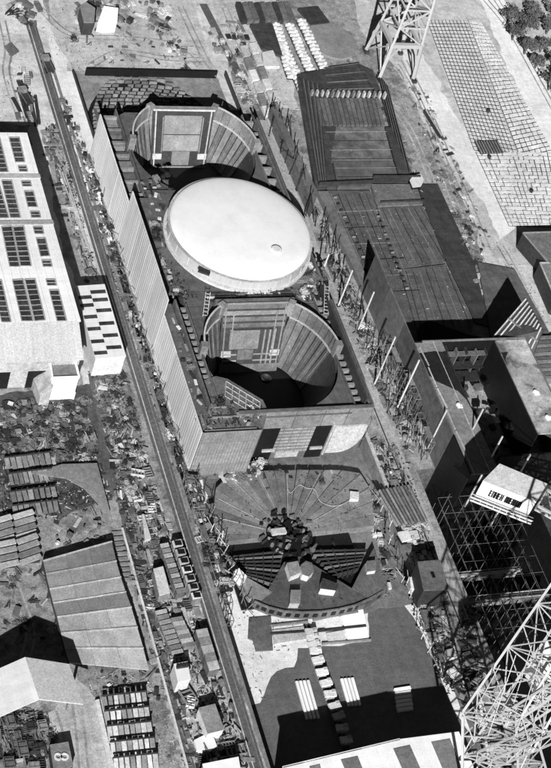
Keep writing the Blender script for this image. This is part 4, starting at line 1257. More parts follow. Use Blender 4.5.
# ================================================================== CLUTTER LIBRARY
def lib():
    L = {}
    r = random.Random(11)
    m_ = MB()
    for k in range(4): m_.box((r.uniform(-.15, .15), r.uniform(-.15, .15), .15 + k * .3), (2.2 - .1 * k, 4.6 - .2 * k, .22), r.uniform(-.04, .04))
    L['plate_stack'] = m_
    m_ = MB().box((0, 0, .12), (3, 5, .24))
    for k in range(5): m_.box((0, -2.2 + k * 1.1, .8), (2.8, .14, 1.2))
    m_.box((-1.45, 0, .8), (.14, 5, 1.3)); m_.box((1.45, 0, .8), (.14, 5, 1.3))
    L['ribbed_section'] = m_
    m_ = MB()
    for k in range(5): m_.cyl((-.9 + k * .45, -3.2, .25), (-.9 + k * .45, 3.2 + .2 * (k % 2), .25), .21, 8)
    for k in range(4): m_.cyl((-.68 + k * .45, -3.0, .64), (-.68 + k * .45, 3.1, .64), .21, 8)
    L['pipe_bundle'] = m_
    m_ = MB()
    for k in range(7): m_.box((r.uniform(-1, 1), r.uniform(-.6, .6), .2 + .22 * k), (.35, r.uniform(3, 5.4), .25), r.uniform(-.5, .5))
    L['beam_pile'] = m_
    m_ = MB().box((0, 0, .8), (2.2, 2.2, 1.5)).box((0, 0, 1.62), (2.4, 2.4, .14))
    for s in (-1, 1):
        m_.box((s * 1.12, 0, .8), (.1, .3, 1.5)).box((0, s * 1.12, .8), (.3, .1, 1.5))
    L['crate'] = m_
    m_ = MB()
    m_.prism([(-1.5, -2.4), (1.5, -2.4), (1.5, 2.4), (-1.5, 2.4)], 2.2, 0)
    o = len(m_.v)
    m_.v += [Vector(p) for p in ((-1.7, -2.6, 2.2), (1.7, -2.6, 2.2), (1.7, 2.6, 2.2), (-1.7, 2.6, 2.2), (0, -2.6, 3.0), (0, 2.6, 3.0))]
    m_.f += [[o, o + 4, o + 5, o + 3], [o + 1, o + 2, o + 5, o + 4], [o, o + 1, o + 4], [o + 2, o + 3, o + 5], [o, o + 3, o + 2, o + 1]]
    L['site_hut'] = m_
    m_ = MB().cyl((0, 0, 0), (0, 0, 1.6), .9, 12).cyl((0, 0, 1.6), (0, 0, 1.75), .7, 12).cyl((0, 0, .7), (0, 0, .85), .97, 12)
    L['drum'] = m_
    m_ = MB()
    for k in range(110):
        x, y = r.gauss(0, 1.6), r.gauss(0, 1.6)
        m_.box((x, y, max(.1, 1.5 - .6 * math.hypot(x, y)) * r.uniform(.2, 1.1) + .1), (r.uniform(.1, .4), r.choice([.4, .7, 1.4, 2.4]) * r.uniform(.6, 1.2), r.uniform(.08, .35)), r.uniform(0, 3), r.gauss(0, .35))
    L['scrap_heap'] = m_
    m_ = MB()
    for x in (-1.2, 1.2):
        for y in (-2, 0, 2): m_.bar((x, y, 0), (x, y, 3.4), .16)
        for z in (1.2, 2.4, 3.3): m_.bar((x, -2, z), (x, 2, z), .14)
        m_.bar((x, -2, 0), (x, 0, 3.3), .12); m_.bar((x, 2, 0), (x, 0, 3.3), .12)
    for y in (-2, 0, 2):
        for z in (1.2, 3.3): m_.bar((-1.2, y, z), (1.2, y, z), .14)
    m_.box((0, 0, 2.45), (2.2, 3.8, .12))
    L['scaffold_tower'] = m_
    m_ = MB().box((0, 0, .1), (3.4, 3.0, .18))
    for k in range(6): m_.box((-1.4 + k * .56, 0, .36), (.12, 2.9, .4))
    L['stiffened_plate'] = m_
    m_ = MB().box((0, 0, .5), (1.0, 6.0, .16)).box((0, 0, .92), (.16, 6.0, .7)).box((0, 0, 1.32), (1.0, 6.0, .16)).box((0, -2, .2), (1.4, .4, .4)).box((0, 2, .2), (1.4, .4, .4))
    L['girder'] = m_
    m_ = MB().cyl((-.7, 0, 1.0), (-.55, 0, 1.0), 1.0, 14).cyl((.55, 0, 1.0), (.7, 0, 1.0), 1.0, 14).cyl((-.55, 0, 1.0), (.55, 0, 1.0), .55, 12)
    L['cable_reel'] = m_
    m_ = MB().box((0, 0, .15), (2.4, 3.2, .3)).box((-1.1, 0, 1.0), (.16, 3.2, 1.6)).box((0, -1.5, 1.0), (2.4, .16, 1.6)).box((.3, .4, .7), (1.2, 1.4, .9), .3)
    L['open_bin'] = m_
    m_ = MB().prism([(-1.6, -1.1), (1.6, -1.1), (1.6, 1.1), (-1.6, 1.1)], .9, 0).box((.5, 0, 1.3), (1.4, 1.6, .8)).cyl((-1.0, .2, .9), (-1.0, .2, 2.2), .2, 8).box((-.9, -.5, 1.1), (.7, .5, .5))
    L['welding_set'] = m_
    return {k: q.mesh(k) for k, q in L.items()}
LIB = lib()
WORDS = {'plate_stack': 'stack of steel plates', 'ribbed_section': 'open ribbed steel section', 'pipe_bundle': 'bundle of pipes', 'beam_pile': 'loose pile of beams', 'crate': 'square crate',
         'site_hut': 'small gabled site hut', 'drum': 'upright round drum', 'scrap_heap': 'heap of scrap steel', 'scaffold_tower': 'scaffold tower', 'stiffened_plate': 'ribbed steel plate', 'girder': 'steel girder',
         'cable_reel': 'cable reel', 'open_bin': 'open steel bin', 'welding_set': 'small welding machine'}
TN = {STEELD.name: 'dark', STEEL.name: 'dark grey', STEELM.name: 'grey', STEELL.name: 'pale grey', WHITE2.name: 'white', WHITE.name: 'white'}
def put(kind, p, rz, s, mat, zone):
    o = link(kind, LIB[kind], mat)
    o.location = p
    o.rotation_euler = (0, 0, rz)
    o.scale = s if isinstance(s, tuple) else (s, s, s)
    w_ = '%s %s %s' % (TN[mat.name], WORDS[kind], zone)
    tag(o, w_, WORDS[kind].split(' of ')[-1].split()[-1] if kind not in ('plate_stack', 'scrap_heap', 'pipe_bundle', 'beam_pile') else WORDS[kind].split(' of ')[0].split()[-1], '%s %s' % (kind.replace('_', ' ') + 's', zone))
    return o
def inside(x, y, poly):
    c = False
    n = len(poly)
    for i in range(n):
        (x0, y0), (x1, y1) = poly[i], poly[(i + 1) % n]
        if (y0 > y) != (y1 > y) and x < (x1 - x0) * (y - y0) / (y1 - y0) + x0: c = not c
    return c
def scatter(poly, n, kinds, zone, z=0.0, s=(.6, 1.1), tones=TONES, wts=None, jit=.15, gap=1.6, seed=1, quarter=.25):
    r = random.Random(seed)
    n, gap, s = int(n * 1.45), gap * .72, (s[0] * .68, s[1] * .78)
    bx = [p[0] for p in poly]; by = [p[1] for p in poly]
    got = []
    tries = 0
    while len(got) < n and tries < n * 60:
        tries += 1
        x, y = r.uniform(min(bx), max(bx)), r.uniform(min(by), max(by))
        if not inside(x, y, poly): continue
        p = at(x, y, z)
        if any((p.x - q.x) ** 2 + (p.y - q.y) ** 2 < gap * gap for q in got): continue
        got.append(p)
        k = r.choice(kinds)
        mt = r.choices(tones, wts)[0] if wts else r.choice(tones)
        rz = r.gauss(0, jit) + (math.pi / 2 if r.random() < quarter else 0)
        q = r.uniform(*s)
        put(k, p, rz, (q * r.uniform(.6, 1.35), q * r.uniform(.65, 1.5), q * r.uniform(.5, 1.2)), mt, zone)

JUNK = ['scrap_heap', 'beam_pile', 'plate_stack', 'open_bin', 'crate', 'drum', 'stiffened_plate', 'cable_reel']
SECT = ['ribbed_section', 'plate_stack', 'stiffened_plate', 'girder', 'open_bin', 'pipe_bundle', 'ribbed_section']
SITE = ['scaffold_tower', 'crate', 'pipe_bundle', 'welding_set', 'beam_pile', 'plate_stack', 'scrap_heap', 'drum']
DKW = [4, 4, 3, 1.2, .3]
scatter([(-4, 405), (30, 400), (38, 408), (84, 402), (96, 455), (60, 462), (-4, 462)], 185, ['scrap_heap', 'scrap_heap', 'beam_pile', 'plate_stack', 'open_bin', 'crate', 'stiffened_plate'], 'in the scrap yard', s=(.42, .74), wts=DKW, jit=.35, gap=1.15, seed=21)
scatter([(92, 372), (126, 372), (150, 470), (128, 480), (104, 420)], 75, JUNK + ['beam_pile', 'girder', 'scrap_heap'], 'below the small shed', s=(.38, .68), wts=[4, 4, 3, 1.5, .5], gap=1.4, seed=22, jit=.6)
scatter([(46, 520), (100, 508), (110, 538), (60, 552)], 14, JUNK, 'above the broad deck panel', s=(.4, .7), wts=DKW, gap=2, seed=23, jit=1)
scatter([(108, 450), (116, 450), (170, 640), (205, 768), (188, 768), (154, 668), (130, 575)], 75, SECT + ['scrap_heap'], 'beside the pale rail', s=(.35, .62), wts=[4, 4, 3, 1.5, .4], gap=1.5, seed=24)
scatter([(122, 470), (150, 470), (176, 548), (150, 560), (132, 520)], 40, SECT + JUNK, 'above the line of cells', s=(.45, .8), wts=[3, 3, 3, 2, 1], gap=1.8, seed=25)
scatter([(152, 606), (196, 600), (212, 648), (170, 660)], 26, SECT, 'among the low ribbed units', s=(.6, .9), wts=[2, 3, 4, 3, .5], gap=2.4, seed=26, jit=.05)
scatter([(168, 670), (216, 660), (250, 760), (206, 768)], 34, SECT + JUNK, 'left of the track near the bottom', s=(.5, .95), wts=[2, 3, 3, 3, 1.2], gap=2.2, seed=27)
# strip between the track and the hull
scatter([(60, 100), (66, 98), (100, 185), (140, 310), (186, 470), (178, 470), (130, 320), (92, 200)], 110, ['scaffold_tower', 'scrap_heap', 'beam_pile', 'crate', 'pipe_bundle', 'plate_stack', 'drum'], 'between track and hull', s=(.35, .62), wts=[5, 4, 2, .7, .2], gap=1.4, seed=28)
scatter([(184, 478), (192, 478), (232, 590), (226, 600), (205, 560)], 60, SITE + ['ribbed_section'], 'left of the fan shaped bottom', s=(.4, .75), wts=[3, 3, 3, 2, .8], gap=1.4, seed=29)
# on the hull decks
scatter([(150, 225), (160, 215), (164, 262), (182, 290), (200, 300), (172, 298)], 20, SITE, 'on deck left of the dome', z=12.4, s=(.35, .6), wts=[3, 3, 3, 2, 1.5], gap=1.3, seed=30)
scatter([(300, 275), (318, 258), (330, 285), (326, 300), (300, 300)], 24, SITE, 'on deck right of the dome', z=12.4, s=(.35, .7), wts=[3, 3, 3, 2, 2], gap=1.3, seed=31)
scatter([(140, 180), (168, 175), (172, 205), (150, 215)], 16, SITE, 'between dome and far hold', z=12.4, s=(.35, .6), wts=[3, 3, 3, 2, 1], gap=1.3, seed=32)
scatter([(204, 466), (262, 462), (262, 476), (216, 480)], 26, SITE, "at the hull front's foot", z=FZ, s=(.35, .65), wts=[3, 3, 3, 2, 2], gap=1.2, seed=33)
scatter([(350, 476), (372, 480), (386, 560), (392, 592), (380, 600), (374, 540)], 26, SITE, 'right of the fan shaped bottom', z=ZA + .1, s=(.4, .8), wts=[3, 3, 3, 2, 3], gap=1.3, seed=34)
scatter([(206, 406), (228, 398), (262, 416), (262, 428), (206, 430)], 16, SITE + ['ribbed_section', 'stiffened_plate'], 'on the near left deck corner', z=12.9, s=(.35, .65), wts=[4, 4, 3, 1.5, .2], gap=1.3, seed=70)
scatter([(205, 294), (325, 288), (330, 300), (205, 302)], 18, SITE, 'on deck below the dome', z=12.6, s=(.3, .5), wts=[4, 4, 3, 1.5, .3], gap=1.4, seed=71)
scatter([(172, 320), (180, 318), (204, 410), (196, 412)], 14, SITE, 'on the left side deck', z=13.6, s=(.3, .5), wts=[4, 4, 3, 1.5, .5], gap=1.4, seed=72)
scatter([(245, 470), (330, 468), (360, 476), (350, 484), (240, 484)], 16, JUNK, 'on the far fan rim', z=FZ, s=(.3, .5), wts=[4, 4, 3, 1.5, .3], gap=1.4, seed=73)
# between the docks
scatter([(318, 215), (330, 225), (352, 290), (375, 350), (405, 410), (425, 452), (404, 440), (370, 380), (345, 320), (330, 290)], 44, ['crate', 'pipe_bundle', 'welding_set', 'plate_stack', 'girder', 'drum', 'scrap_heap'], 'between the two ships', s=(.4, .85), wts=[4, 3, 3, 2, 1], gap=1.6, seed=35, jit=.6)
scatter([(372, 440), (398, 452), (412, 500), (396, 505)], 16, JUNK, 'above the pipe rows', s=(.5, .9), wts=DKW, gap=1.8, seed=36)
scatter([(400, 510), (416, 512), (445, 590), (440, 600), (420, 580)], 14, SITE, 'right of the pipe rows', s=(.5, .9), wts=[2, 3, 3, 3, 2], gap=1.8, seed=37)
scatter([(420, 606), (440, 602), (462, 680), (448, 690)], 28, SITE, 'below the dark block house', s=(.5, .9), wts=[3, 3, 3, 2, 1], gap=1.6, seed=38, jit=.2)
scatter([(462, 610), (474, 606), (482, 690), (470, 720), (460, 690)], 18, SITE, 'left of the lattice crane', z=.0, s=(.5, .9), wts=[5, 3, 1, .5, .1], gap=1.5, seed=39, jit=.6)
# top of the picture
scatter([(74, 2), (160, 2), (172, 20), (150, 22), (80, 24)], 38, SITE + JUNK, 'above the dock head', s=(.6, 1.1), wts=[3, 3, 3, 3, 2], gap=2.2, seed=40, jit=.8)
scatter([(145, 24), (170, 20), (190, 70), (176, 72), (160, 40)], 26, SITE, "by the dock head's right corner", s=(.45, .8), wts=[3, 3, 3, 2, 1], gap=1.8, seed=41, jit=.5)
scatter([(205, 30), (216, 30), (262, 110), (250, 118)], 24, SITE, 'beside the siding at the top', s=(.5, .9), wts=[1, 2, 3, 4, 3], gap=1.8, seed=42, jit=.2)
scatter([(20, 70), (32, 68), (40, 118), (12, 118)], 12, SECT, 'on the sand above the workshop', s=(.5, .9), wts=[3, 3, 3, 1, 1], gap=2.2, seed=43)
scatter([(44, 140), (56, 138), (98, 300), (88, 300)], 16, JUNK, 'right of the workshop', s=(.4, .7), wts=[3, 3, 3, 2, 1], gap=2, seed=44, jit=.6)
scatter([(3, 2), (40, 2), (40, 24), (20, 24)], 12, JUNK, 'at the top left corner', s=(.6, 1.1), wts=DKW, gap=2, seed=45, jit=.6)
scatter([(0, 570), (40, 562), (60, 640), (30, 640), (0, 655)], 20, ['scrap_heap', 'beam_pile', 'stiffened_plate', 'plate_stack', 'girder'], 'left of the broad panel', s=(.35, .7), wts=[4, 4, 3, 1, .1], gap=2.2, seed=80, jit=.5)
scatter([(0, 722), (38, 712), (52, 745), (40, 768), (0, 768)], 46, ['scaffold_tower', 'girder', 'beam_pile', 'ribbed_section', 'scrap_heap'], 'below the gabled shed', s=(.6, 1.0), wts=[5, 4, 2, 1, .1], gap=2.0, seed=81, jit=.08)
scatter([(100, 672), (150, 674), (160, 700), (110, 694)], 18, JUNK, 'between panel and plate racks', s=(.35, .65), wts=[3, 4, 3, 2, .5], gap=2.0, seed=82, jit=.5)
scatter([(42, 135), (50, 132), (72, 200), (64, 205)], 22, ['girder', 'beam_pile', 'plate_stack', 'pipe_bundle', 'scrap_heap'], 'beside the workshop shadow', s=(.35, .6), wts=[4, 4, 3, 1, .2], gap=1.8, seed=83, jit=.1)
scatter([(66, 26), (150, 26), (176, 66), (90, 66)], 22, ['beam_pile', 'scrap_heap', 'plate_stack', 'girder'], 'before the dock head', s=(.3, .55), wts=[4, 4, 3, 2, .2], gap=2.5, seed=84, jit=.6)
scatter([(222, 24), (240, 22), (262, 70), (246, 78)], 26, ['girder', 'beam_pile', 'plate_stack', 'stiffened_plate', 'pipe_bundle'], 'right of the siding', s=(.45, .85), wts=[4, 4, 3, 2, .4], gap=1.8, seed=85, jit=.1)
scatter([(338, 66), (352, 58), (400, 130), (420, 178), (410, 176), (386, 128)], 44, ['beam_pile', 'girder', 'pipe_bundle', 'scrap_heap', 'plate_stack'], "at the long deck's edge", s=(.35, .65), wts=[3, 4, 3, 2, .4], gap=1.6, seed=86, jit=.1)
# right of the right-hand ship
scatter([(408, 84), (430, 96), (470, 190), (492, 240), (478, 258), (450, 210), (424, 150)], 60, JUNK + ['beam_pile'], 'on sand right of the deck', s=(.3, .6), wts=[3, 3, 3, 2, 1], gap=2.2, seed=46, jit=1)
scatter([(445, 225), (460, 215), (486, 262), (480, 268), (484, 300), (470, 290)], 26, SITE, 'beside the dark slab', s=(.4, .7), wts=[3, 3, 3, 3, 2], gap=1.8, seed=47, jit=.5)
scatter([(270, 110), (284, 118), (312, 190), (318, 226), (300, 200)], 36, SITE, 'in the strip behind the dome', s=(.4, .75), wts=[3, 3, 3, 3, 1.5], gap=1.6, seed=48, jit=.3)

def debris(name, label, polys, n, mat, z=0.02, size=(.12, .55), seed=1, cat='debris'):
    r = random.Random(seed)
    mb = MB()
    areas = []
    for poly in polys:
        a = abs(sum(poly[i][0] * poly[(i + 1) % len(poly)][1] - poly[(i + 1) % len(poly)][0] * poly[i][1] for i in range(len(poly)))) / 2
        areas.append(a)
    for poly, a in zip(polys, areas):
        k = int(n * a / sum(areas))
        bx = [p[0] for p in poly]; by = [p[1] for p in poly]
        cl = [(r.uniform(min(bx), max(bx)), r.uniform(min(by), max(by))) for _ in range(max(3, int(a / 60)))]
        done = tries = 0
        while done < k and tries < k * 30:
            tries += 1
            if r.random() < .6:
                c = r.choice(cl); x, y = c[0] + r.gauss(0, 4), c[1] + r.gauss(0, 4)
            else:
                x, y = r.uniform(min(bx), max(bx)), r.uniform(min(by), max(by))
            if not inside(x, y, poly): continue
            done += 1
            p = at(x, y, z)
            q = r.uniform(*size)
            L_ = q * r.choice([1, 1, 1.5, 3, 6])
            mb.box((p.x, p.y, z + q * .3), (q, L_, q * r.uniform(.4, .9)), r.choice([0, 0, 1.57, r.uniform(0, 3)]) + r.gauss(0, .12))
    o = link(name, mb.mesh(name), mat)
    tag(o, label, cat, kind='stuff')
YARD = [[(-4, 402), (84, 402), (112, 500), (60, 520), (-4, 520)], [(92, 372), (126, 372), (152, 480), (205, 640), (250, 768), (200, 768), (150, 640), (108, 450)],
        [(42, 120), (58, 125), (112, 330), (100, 330)], [(60, 100), (68, 98), (142, 310), (186, 470), (176, 470), (120, 300)],
        [(318, 215), (335, 225), (355, 290), (408, 410), (428, 452), (408, 452), (345, 320)], [(372, 440), (404, 450), (446, 590), (462, 690), (448, 696), (420, 600)],
        [(460, 604), (476, 606), (484, 690), (468, 720)], [(184, 478), (194, 478), (234, 590), (226, 604), (205, 560)]]
SANDY = [[(2, 2), (180, 2), (208, 70), (60, 70), (48, 40), (20, 120), (0, 120)], [(205, 4), (262, 4), (300, 110), (250, 112)], [(352, 40), (400, 60), (470, 190), (495, 250), (478, 262), (420, 170)], [(480, 240), (520, 240), (551, 330), (530, 300)], [(70, 672), (160, 674), (190, 768), (150, 768), (100, 700)], [(500, 4), (551, 4), (551, 110)]]
debris('small_debris', 'dark small steel debris strewn over the yard strips', YARD, 6500, STEELD, size=(.08, .34), seed=1)
debris('small_debris', 'pale small debris strewn over the yard strips', YARD, 2600, STEELL, size=(.07, .26), seed=2)
debris('small_debris', 'dark small debris scattered over the sandy ground', SANDY, 1500, STEEL, size=(.06, .2), seed=3)
debris('small_debris', 'pale small debris scattered over the sandy ground', SANDY, 500, WHITE2, size=(.06, .2), seed=4)
debris('small_debris', 'small tools and offcuts lying on the hull decks', [[(150, 228), (166, 215), (170, 262), (200, 300), (172, 300)], [(172, 318), (182, 318), (204, 428), (198, 430)], [(205, 404), (262, 404), (262, 430), (205, 430)], [(205, 291), (328, 286), (330, 300), (205, 303)]], 500, STEELD, z=13.2, size=(.06, .25), seed=5)
debris('small_debris', 'small dark offcuts lying on the fan shaped bottom', [[(222, 485), (365, 480), (370, 545), (310, 545), (300, 525), (270, 530), (228, 550)], [(262, 592), (352, 592), (362, 602), (270, 608)]], 200, STEELD, z=FZ + .05, size=(.05, .18), seed=6)
debris('small_debris', 'small offcuts lying on the right ship decks', [[(322, 192), (420, 186), (446, 262), (474, 320), (424, 348), (380, 280)], [(322, 128), (384, 128), (398, 178), (336, 186)]], 320, STEELM, z=ZR - .3, size=(.05, .16), seed=7)
debris('small_debris', 'small pale offcuts lying on the right ship decks', [[(322, 192), (420, 186), (446, 262), (474, 320), (424, 348), (380, 280)]], 60, STEELL, z=ZR - .3, size=(.05, .18), seed=8)
debris('small_debris', 'small dark litter on the dry dock floor', [[(226, 620), (268, 612), (300, 625), (296, 660), (262, 700), (248, 702)]], 120, STEEL, z=ZA + .02, size=(.05, .18), seed=9)

# ================================================================== HAND PLACED YARD PIECES
# pipe rows between the docks
for k in range(9):
    a, b = at(377 + k * 3.6, 492 - k * .6, .5), at(397 + k * 3.4, 526 - k * .3, .5)
    tag(link('pipe_row', MB().cyl(a, b, .42, 8).cyl(a + Vector((.5, 0, .7)), b + Vector((.5, 0, .7)), .36, 8).mesh('pipe_row'), STEEL if k % 2 else STEELM), 'long dark pipe pair in the rows between the docks', 'pipe', 'pipe rows between the docks')
for k, q in enumerate(([(398, 532), (408, 530), (412, 539), (403, 541)], [(409, 531), (417, 530), (420, 538), (413, 539)], [(400, 545), (420, 542), (426, 548), (405, 551)])):
    tag(pxp('steel_plate', q, .7, 0, WHITE2 if k < 2 else STEEL), ['pale plate below the pipe rows, left of two', 'pale plate below the pipe rows, right of two', 'dark plate lying under the two pale plates'][k], 'steel plate')
bh = px_box('block_house', 'dark square block house between the docks with a lighter roof front', 'block house', [(418, 562), (440, 560), (449, 589), (424, 590)], 7.5, 0, STEELD, STEEL)
box('hatch', at(433, 575, 7.5) - Vector(bh.location), (.8, 1.6, .4), BLACK, bh)
px_box('steel_locker', 'small white steel box below the dark block house', 'box', [(410, 578), (415, 574), (419, 582), (416, 590), (411, 588)], 2.2, 0, WHITE2, WHITE2)
px_box('steel_locker', 'white tank box near the bottom between the docks', 'box', [(446, 650), (454, 648), (456, 656), (448, 657)], 2.2, 0, WHITE2, STEELL)

# long roofs and units in the left strip
px_box('long_roof', 'long white roofed store in the strip left of the track', 'store', [(153.5, 569), (163, 566.5), (170, 592), (159.5, 595)], 3.2, 0, STEELM, WHITE2)
for k in range(10):
    f_ = k / 9
    px_box('prefab_cell', 'grey open cell in the left line beside the track', 'steel cell', [(160 + 16 * f_, 544 + 45 * f_), (168 + 16 * f_, 542.5 + 45 * f_), (169.3 + 16 * f_, 546 + 45 * f_), (161.3 + 16 * f_, 547.6 + 45 * f_)], 2.6, 0, STEEL, STEELM if k % 2 else STEELL, 'left line of cells')
for k in range(7):
    f_ = k / 6
    c = px_box('prefab_cell', 'pale cell with black opening beside the track', 'steel cell', [(172 + 19 * f_, 541 + 52 * f_), (181 + 19 * f_, 539 + 52 * f_), (183 + 19 * f_, 545 + 52 * f_), (174 + 19 * f_, 547 + 52 * f_)], 3.0, 0, STEELM, WHITE2 if k % 3 == 0 else STEELL, 'right line of cells')
    q = at(178 + 19 * f_, 543 + 52 * f_, 3.0)
    box('opening', q - Vector(c.location) + Vector((0, 0, .05)), (1.7, 1.3, .16), BLACK, c)
for k in range(9):
    f_ = k / 8
    px_box('strake_unit', 'long low ribbed unit in the row left of the track', 'steel unit', [(155 + 16 * f_, 611 + 40 * f_), (166 + 16 * f_, 608.5 + 40 * f_), (167.2 + 16 * f_, 612 + 40 * f_), (156.4 + 16 * f_, 614.6 + 40 * f_)], 1.6, 0, STEEL, STEELM if k % 2 else gm('unit_top', .34, .2), 'low ribbed units')
    if k < 7:
        px_box('strake_unit', 'flat pale unit in the row nearest the track', 'steel unit', [(171 + 16 * f_, 618 + 34 * f_), (182 + 16 * f_, 616 + 34 * f_), (183.4 + 16 * f_, 620 + 34 * f_), (172.4 + 16 * f_, 622 + 34 * f_)], 2.0, 0, STEELM, STEELL if k % 2 else STEELM, 'flat pale units')
for k in range(5):
    f_ = k / 4
    px_box('steel_block', 'square pale steel block in the line right against the track', 'steel block', [(196 + 11 * f_, 630 + 32 * f_), (207 + 10 * f_, 628 + 32 * f_), (209.5 + 10 * f_, 636 + 32 * f_), (198.5 + 11 * f_, 638 + 32 * f_)], 3.2, 0, STEEL, (STEELL, STEELM)[k % 2], 'blocks against the track')
t = px_box('site_cabin', 'white two level cabin in the strip left of the track', 'cabin', [(174, 664), (187.5, 661.5), (190.5, 679), (178, 682)], 4.5, 0, WHITE2, WHITE)
for k in range(4):
    q = at(177.5 + k * 3, 668 - k * .5, 4.5) - Vector(t.location)
    box('roof_vent', q + Vector((0, 0, .3)), (.6, .6, .7), STEELD, t)
t = px_box('flat_store', 'store with flat grey roof and white gable near the bottom left of the track', 'store', [(199, 708), (215, 704), (224, 729), (208, 733)], 3.5, 0, WHITE2, STEELM)
tag(pxp('canvas_sheet', [(194, 740), (204, 735), (214, 738), (217, 746), (208, 752), (197, 750)], 1.0, 0, WHITE), 'bright white sheeted heap below the flat grey store', 'sheet')
px_box('flat_store', 'white roofed store cut by the bottom edge left of the track', 'store', [(203, 764), (238, 757), (242, 780), (208, 785)], 4.5, 0, STEELM, WHITE)
tag(pxp('steel_plate', [(142, 514), (144, 514), (151, 538), (145, 540)], 1.0, 0, WHITE2), 'pale pointed plate in the strip above the long white store', 'steel plate')
# pale rail at the edge of the left strip
a, b = at(122, 528, .3), at(196, 800, .3)
tag(bar('yard_rail', a, b, .5, WHITE2, ht=.5), 'pale rail running down beside the broad deck panel', 'rail')
for k in range(10):
    p = at(117 + k * 1.0, 533 + k * 5.2, .2)
    tag(box('sleeper', (p.x, p.y, .25), (2.6, .8, .4), STEELM), 'short sleeper in the ladder-like row right of the deck panel', 'sleeper', 'sleepers by the deck panel')

t = px_box('roofed_box', 'dark flat box with two pale rings on its roof below the gabled shed', 'box', [(50, 745), (68, 742), (73, 766), (54, 770)], 3.0, 0, STEELD, STEELM)
for x in (58, 64.5):
    p = at(x, 757, 3.0) - Vector(t.location)
    lathe('roof_ring', [(.9, 0), (.9, .25), (.5, .25), (.5, 0)], 14, WHITE2, t, loc=(p.x, p.y, 3.0), smooth=False)
# top left: long stacks, tents and huts
px_box('canvas_hut', 'white hut with black doorway at the top above the dock head', 'hut', [(98, 22), (117, 22), (118, 8), (104, 6)], 4, 0, WHITE, WHITE)
t = px_box('canvas_hut', 'dark gabled tent beside the white hut at the top', 'tent', [(80, 6), (86, 2), (95, 8), (94, 22), (84, 22)], 5, 0, STEELD, STEELM)
tag(pxp('steel_plate', [(4, 46), (11, 42), (19, 51), (11, 56)], .4, .03, STEEL), 'dark square plate on the pale sand at the upper left', 'steel plate')
for k, (x, y, dx, dy) in enumerate(((18, 88, 9, 30), (23, 84, 6, 38), (30, 96, 6, 30), (35, 96, 4, 28))):
    a, b = at(x, y, .3), at(x + dx, y + dy, .3)
    tag(bar('steel_bar', a, b, .8, STEELD, ht=.5), 'long dark bar lying on the sand above the workshop', 'bar', 'dark bars above the workshop')
for k in range(3):
    a, b = at(59 + k * 3.0, 170 + k * 2, .3), at(84 + k * 3.0, 238 + k * 7, .3)
    tag(bar('long_pipe', a, b, .35, STEELL, ht=.3), 'thin pale pipe on the ground right of the workshop', 'pipe', 'thin pipes right of the workshop')
# dock corner details at the far end
for nm, lb, q in (('deck_hatch', 'white square hatch plate left of the far hull end', [(86, 123), (94, 122), (94, 131), (87, 131)]), ('deck_hatch', 'small framed square hatch below the dock head at the left', [(86, 92), (91, 92), (91, 98), (86, 98)])):
    tag(prism('deck_hatch', pxq(q, ZA + 1.0), ZA + 1.0, ZA + .02, WHITE2 if 'white' in lb else STEELM), lb, 'hatch')
tag(prism('deck_hatch', pxq([(196, 84), (204, 82), (206, 87), (199, 90)], ZA + .6), ZA + .6, ZA + .02, WHITE2), 'white rounded hatch plate at the far right dock corner', 'hatch')

# keel block rows, pad and stacks at the top
def block_row(x0, y0, x1, y1, n, tone, which):
    for k in range(n):
        f_ = (k + .5) / n
        p = at(x0 + (x1 - x0) * f_, y0 + (y1 - y0) * f_, 0)
        t = thing('concrete_block', 'white block in the %s diagonal row' % which, 'block', (p.x + rnd.uniform(-.2, .2), p.y, 0), rnd.uniform(-.06, .06), '%s row of white blocks' % which)
        box('base', (0, 0, .45), (3.0, .75, .9), WHITE2, t)
        box('cap', (rnd.uniform(-.9, .9), 0, 1.05), (.7, .6, .3), WHITE, t)
for x0, y0, x1, y1 in ((272, 20, 308, 104), (286, 18, 310, 72), (300, 20, 326, 74), (281, 45, 292, 80)):
    a, b = at(x0, y0, .05), at(x1, y1, .05)
    struct(box('block_bed', ((a.x + b.x) / 2, (a.y + b.y) / 2, .06), (3.6, (b - a).length, .1), STEELD, rz=math.atan2(b.y - a.y, b.x - a.x) - math.pi / 2))
block_row(272, 20, 308, 104, 22, 0, 'left')
block_row(286, 18, 310, 72, 16, 0, 'middle')
block_row(300, 20, 326, 74, 15, 0, 'right')
block_row(281, 45, 292, 80, 9, 0, 'short inner')
pd = at(332, 40, .4)
o = lathe('round_pad', [(.01, .5), (6.9, .5), (7.1, .35), (7.1, 0)], 40, gm('pad', .22, .2, .1, .5), None, loc=(pd.x, pd.y, 0), smooth=False)
o.scale = (1.15, 1.35, 1)
o.location = (-pd.x * .15, -pd.y * .35, 0)
tag(o, 'grey round concrete pad right of the white block rows at the top', 'pad')
for k in range(9):
    tag(pxp('plate_stack', [(236 + k * 6, 2 + (k % 2)), (241 + k * 6, 2), (248 + k * 6, 20), (242 + k * 6, 21)], 1.6 + .2 * (k % 3), 0, (STEELD, STEEL, STEEL)[k % 3]), 'dark flat stack in the line of stacks at the top edge', 'stack', 'dark stacks at the top edge')
tag(pxp('dark_platform', [(250, 24), (272, 22), (283, 56), (262, 48)], 1.0, 0, DECKD), 'dark square platform left of the white block rows', 'platform')
tag(pxp('dark_platform', [(298, 8), (318, 6), (330, 22), (312, 24)], 1.0, 0, DECKD), 'dark platform between the stacks and the round pad', 'platform')
tag(pxp('white_slab', [(262, 52), (273, 50), (280, 66), (264, 66)], 1.2, 0, WHITE2), 'pale slab below the dark platform at the top', 'slab')
